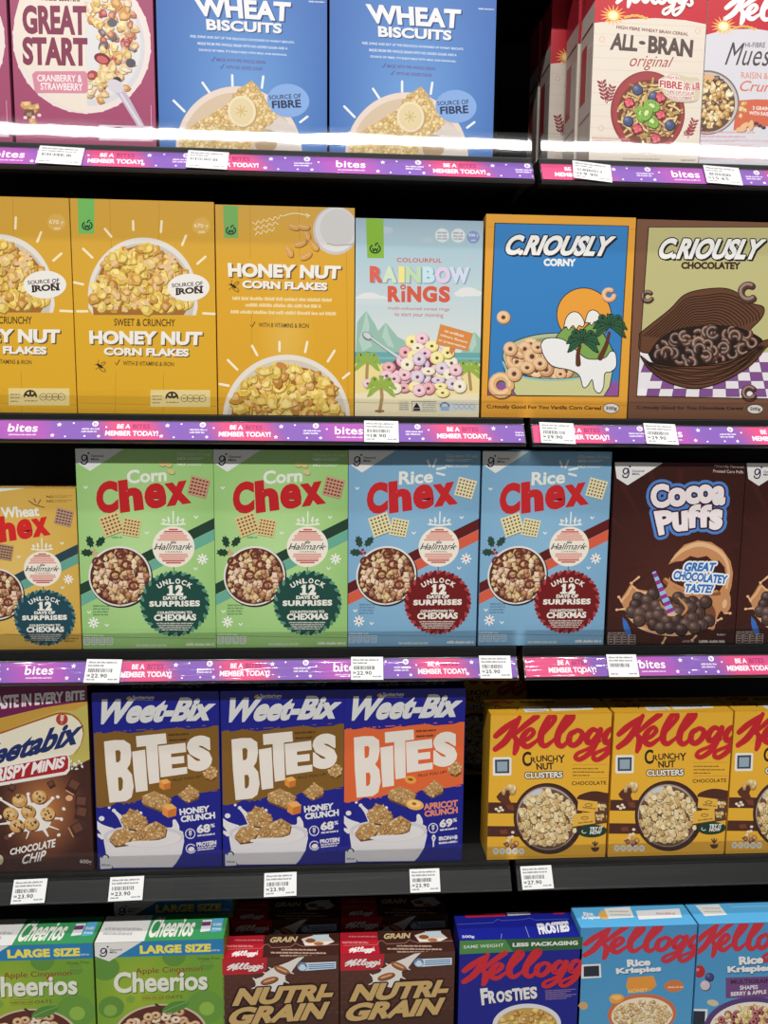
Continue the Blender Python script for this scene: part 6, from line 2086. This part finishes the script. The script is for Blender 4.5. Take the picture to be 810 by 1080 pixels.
copy_tree(t, (.3100, FY + .33, Z4), 'yellow chocolate cluster box standing deep in the dark gap behind the others')

# bottom shelf
def b5(label, art, w, h, d, side, x, group, top):
    return box(label, art, w * S5, h * S5, d, side, x * S5, Z5, group, top, Y5)


gG = 'large green apple hoop boxes'
t = b5('large green apple hoop box with white corner, fully showing', art_cheerio(), .2240, .295, .07, (110, 150, 56), -.3123, gG, top_cheerio())
copy_tree(t, (-.5405 * S5, Y5, Z5), 'large green apple hoop box cut off by the left edge of the photo')
copy_tree(t, (-.3000, Y5 + .110, Z5), 'large green apple hoop box in the shade, second from the front')
gN = 'brown grain boxes with a red corner'
t = b5('brown grain box with red corner next to the large green box', art_nutri(), .2075, .257, .057, (70, 38, 30), -.0985, gN, top_nutri())
copy_tree(t, (.1122 * S5, Y5, Z5), 'brown grain box with red corner next to the dark blue box')
copy_tree(t, (-.0940, Y5 + .100, Z5), 'brown grain box in the shade behind the one next to the green box')
copy_tree(t, (.1100, Y5 + .100, Z5), 'brown grain box in the shade behind the one next to the blue box')
b5('dark blue frosted flake box with a green banner', art_frost(), .2265, .277, .072, (24, 30, 130), .3386, None, top_frost())
b5('sky blue honey rice box with orange rimmed bowl', art_krisp('honey'), .2185, .294, .06, (86, 160, 206), .5577, None, top_krisp('honey'))
b5('sky blue berry shapes rice box with purple panel at the right edge', art_krisp('multi'), .219, .294, .06, (86, 160, 206), .6711 + .1095, None, top_krisp('multi'))

# ------------------------------------------------------------------ light, world, camera
w = bpy.data.worlds.new('store')
scene.world = w
w.use_nodes = True
w.node_tree.nodes['Background'].inputs[0].default_value = (1, .99, .97, 1)
w.node_tree.nodes['Background'].inputs[1].default_value = .11


def tube(name, y, power, length=4.8, width=.055):
    l = bpy.data.lights.new(name, 'AREA')
    l.shape = 'RECTANGLE'
    l.size, l.size_y = length, width
    l.energy = power
    l.color = (1, .985, .95)
    o = bpy.data.objects.new(name, l)
    col.objects.link(o)
    o.location = (.1, y, EYE + 2.75)
    return o


tube('ceiling_tube_light', -2.3, 272)
tube('ceiling_tube_light', -.72, 64)

cam = bpy.data.cameras.new('camera')
cam.sensor_fit = 'VERTICAL'
cam.sensor_height = 36
cam.lens = FPX / 1080 * 36
cam.clip_start = .02
co = bpy.data.objects.new('camera', cam)
col.objects.link(co)
from mathutils import Matrix
Mx = Matrix(((RGT[0], UPV[0], -FWD[0], 0), (RGT[1], UPV[1], -FWD[1], -D), (RGT[2], UPV[2], -FWD[2], EYE), (0, 0, 0, 1)))
co.matrix_world = Mx
scene.camera = co
vs = scene.view_settings
vs.view_transform = 'Standard'
vs.look = 'None'
vs.gamma = 1
vs.use_curve_mapping = False
vs.exposure = -0.22
scene.cycles.max_bounces = 8
scene.cycles.transparent_max_bounces = 24
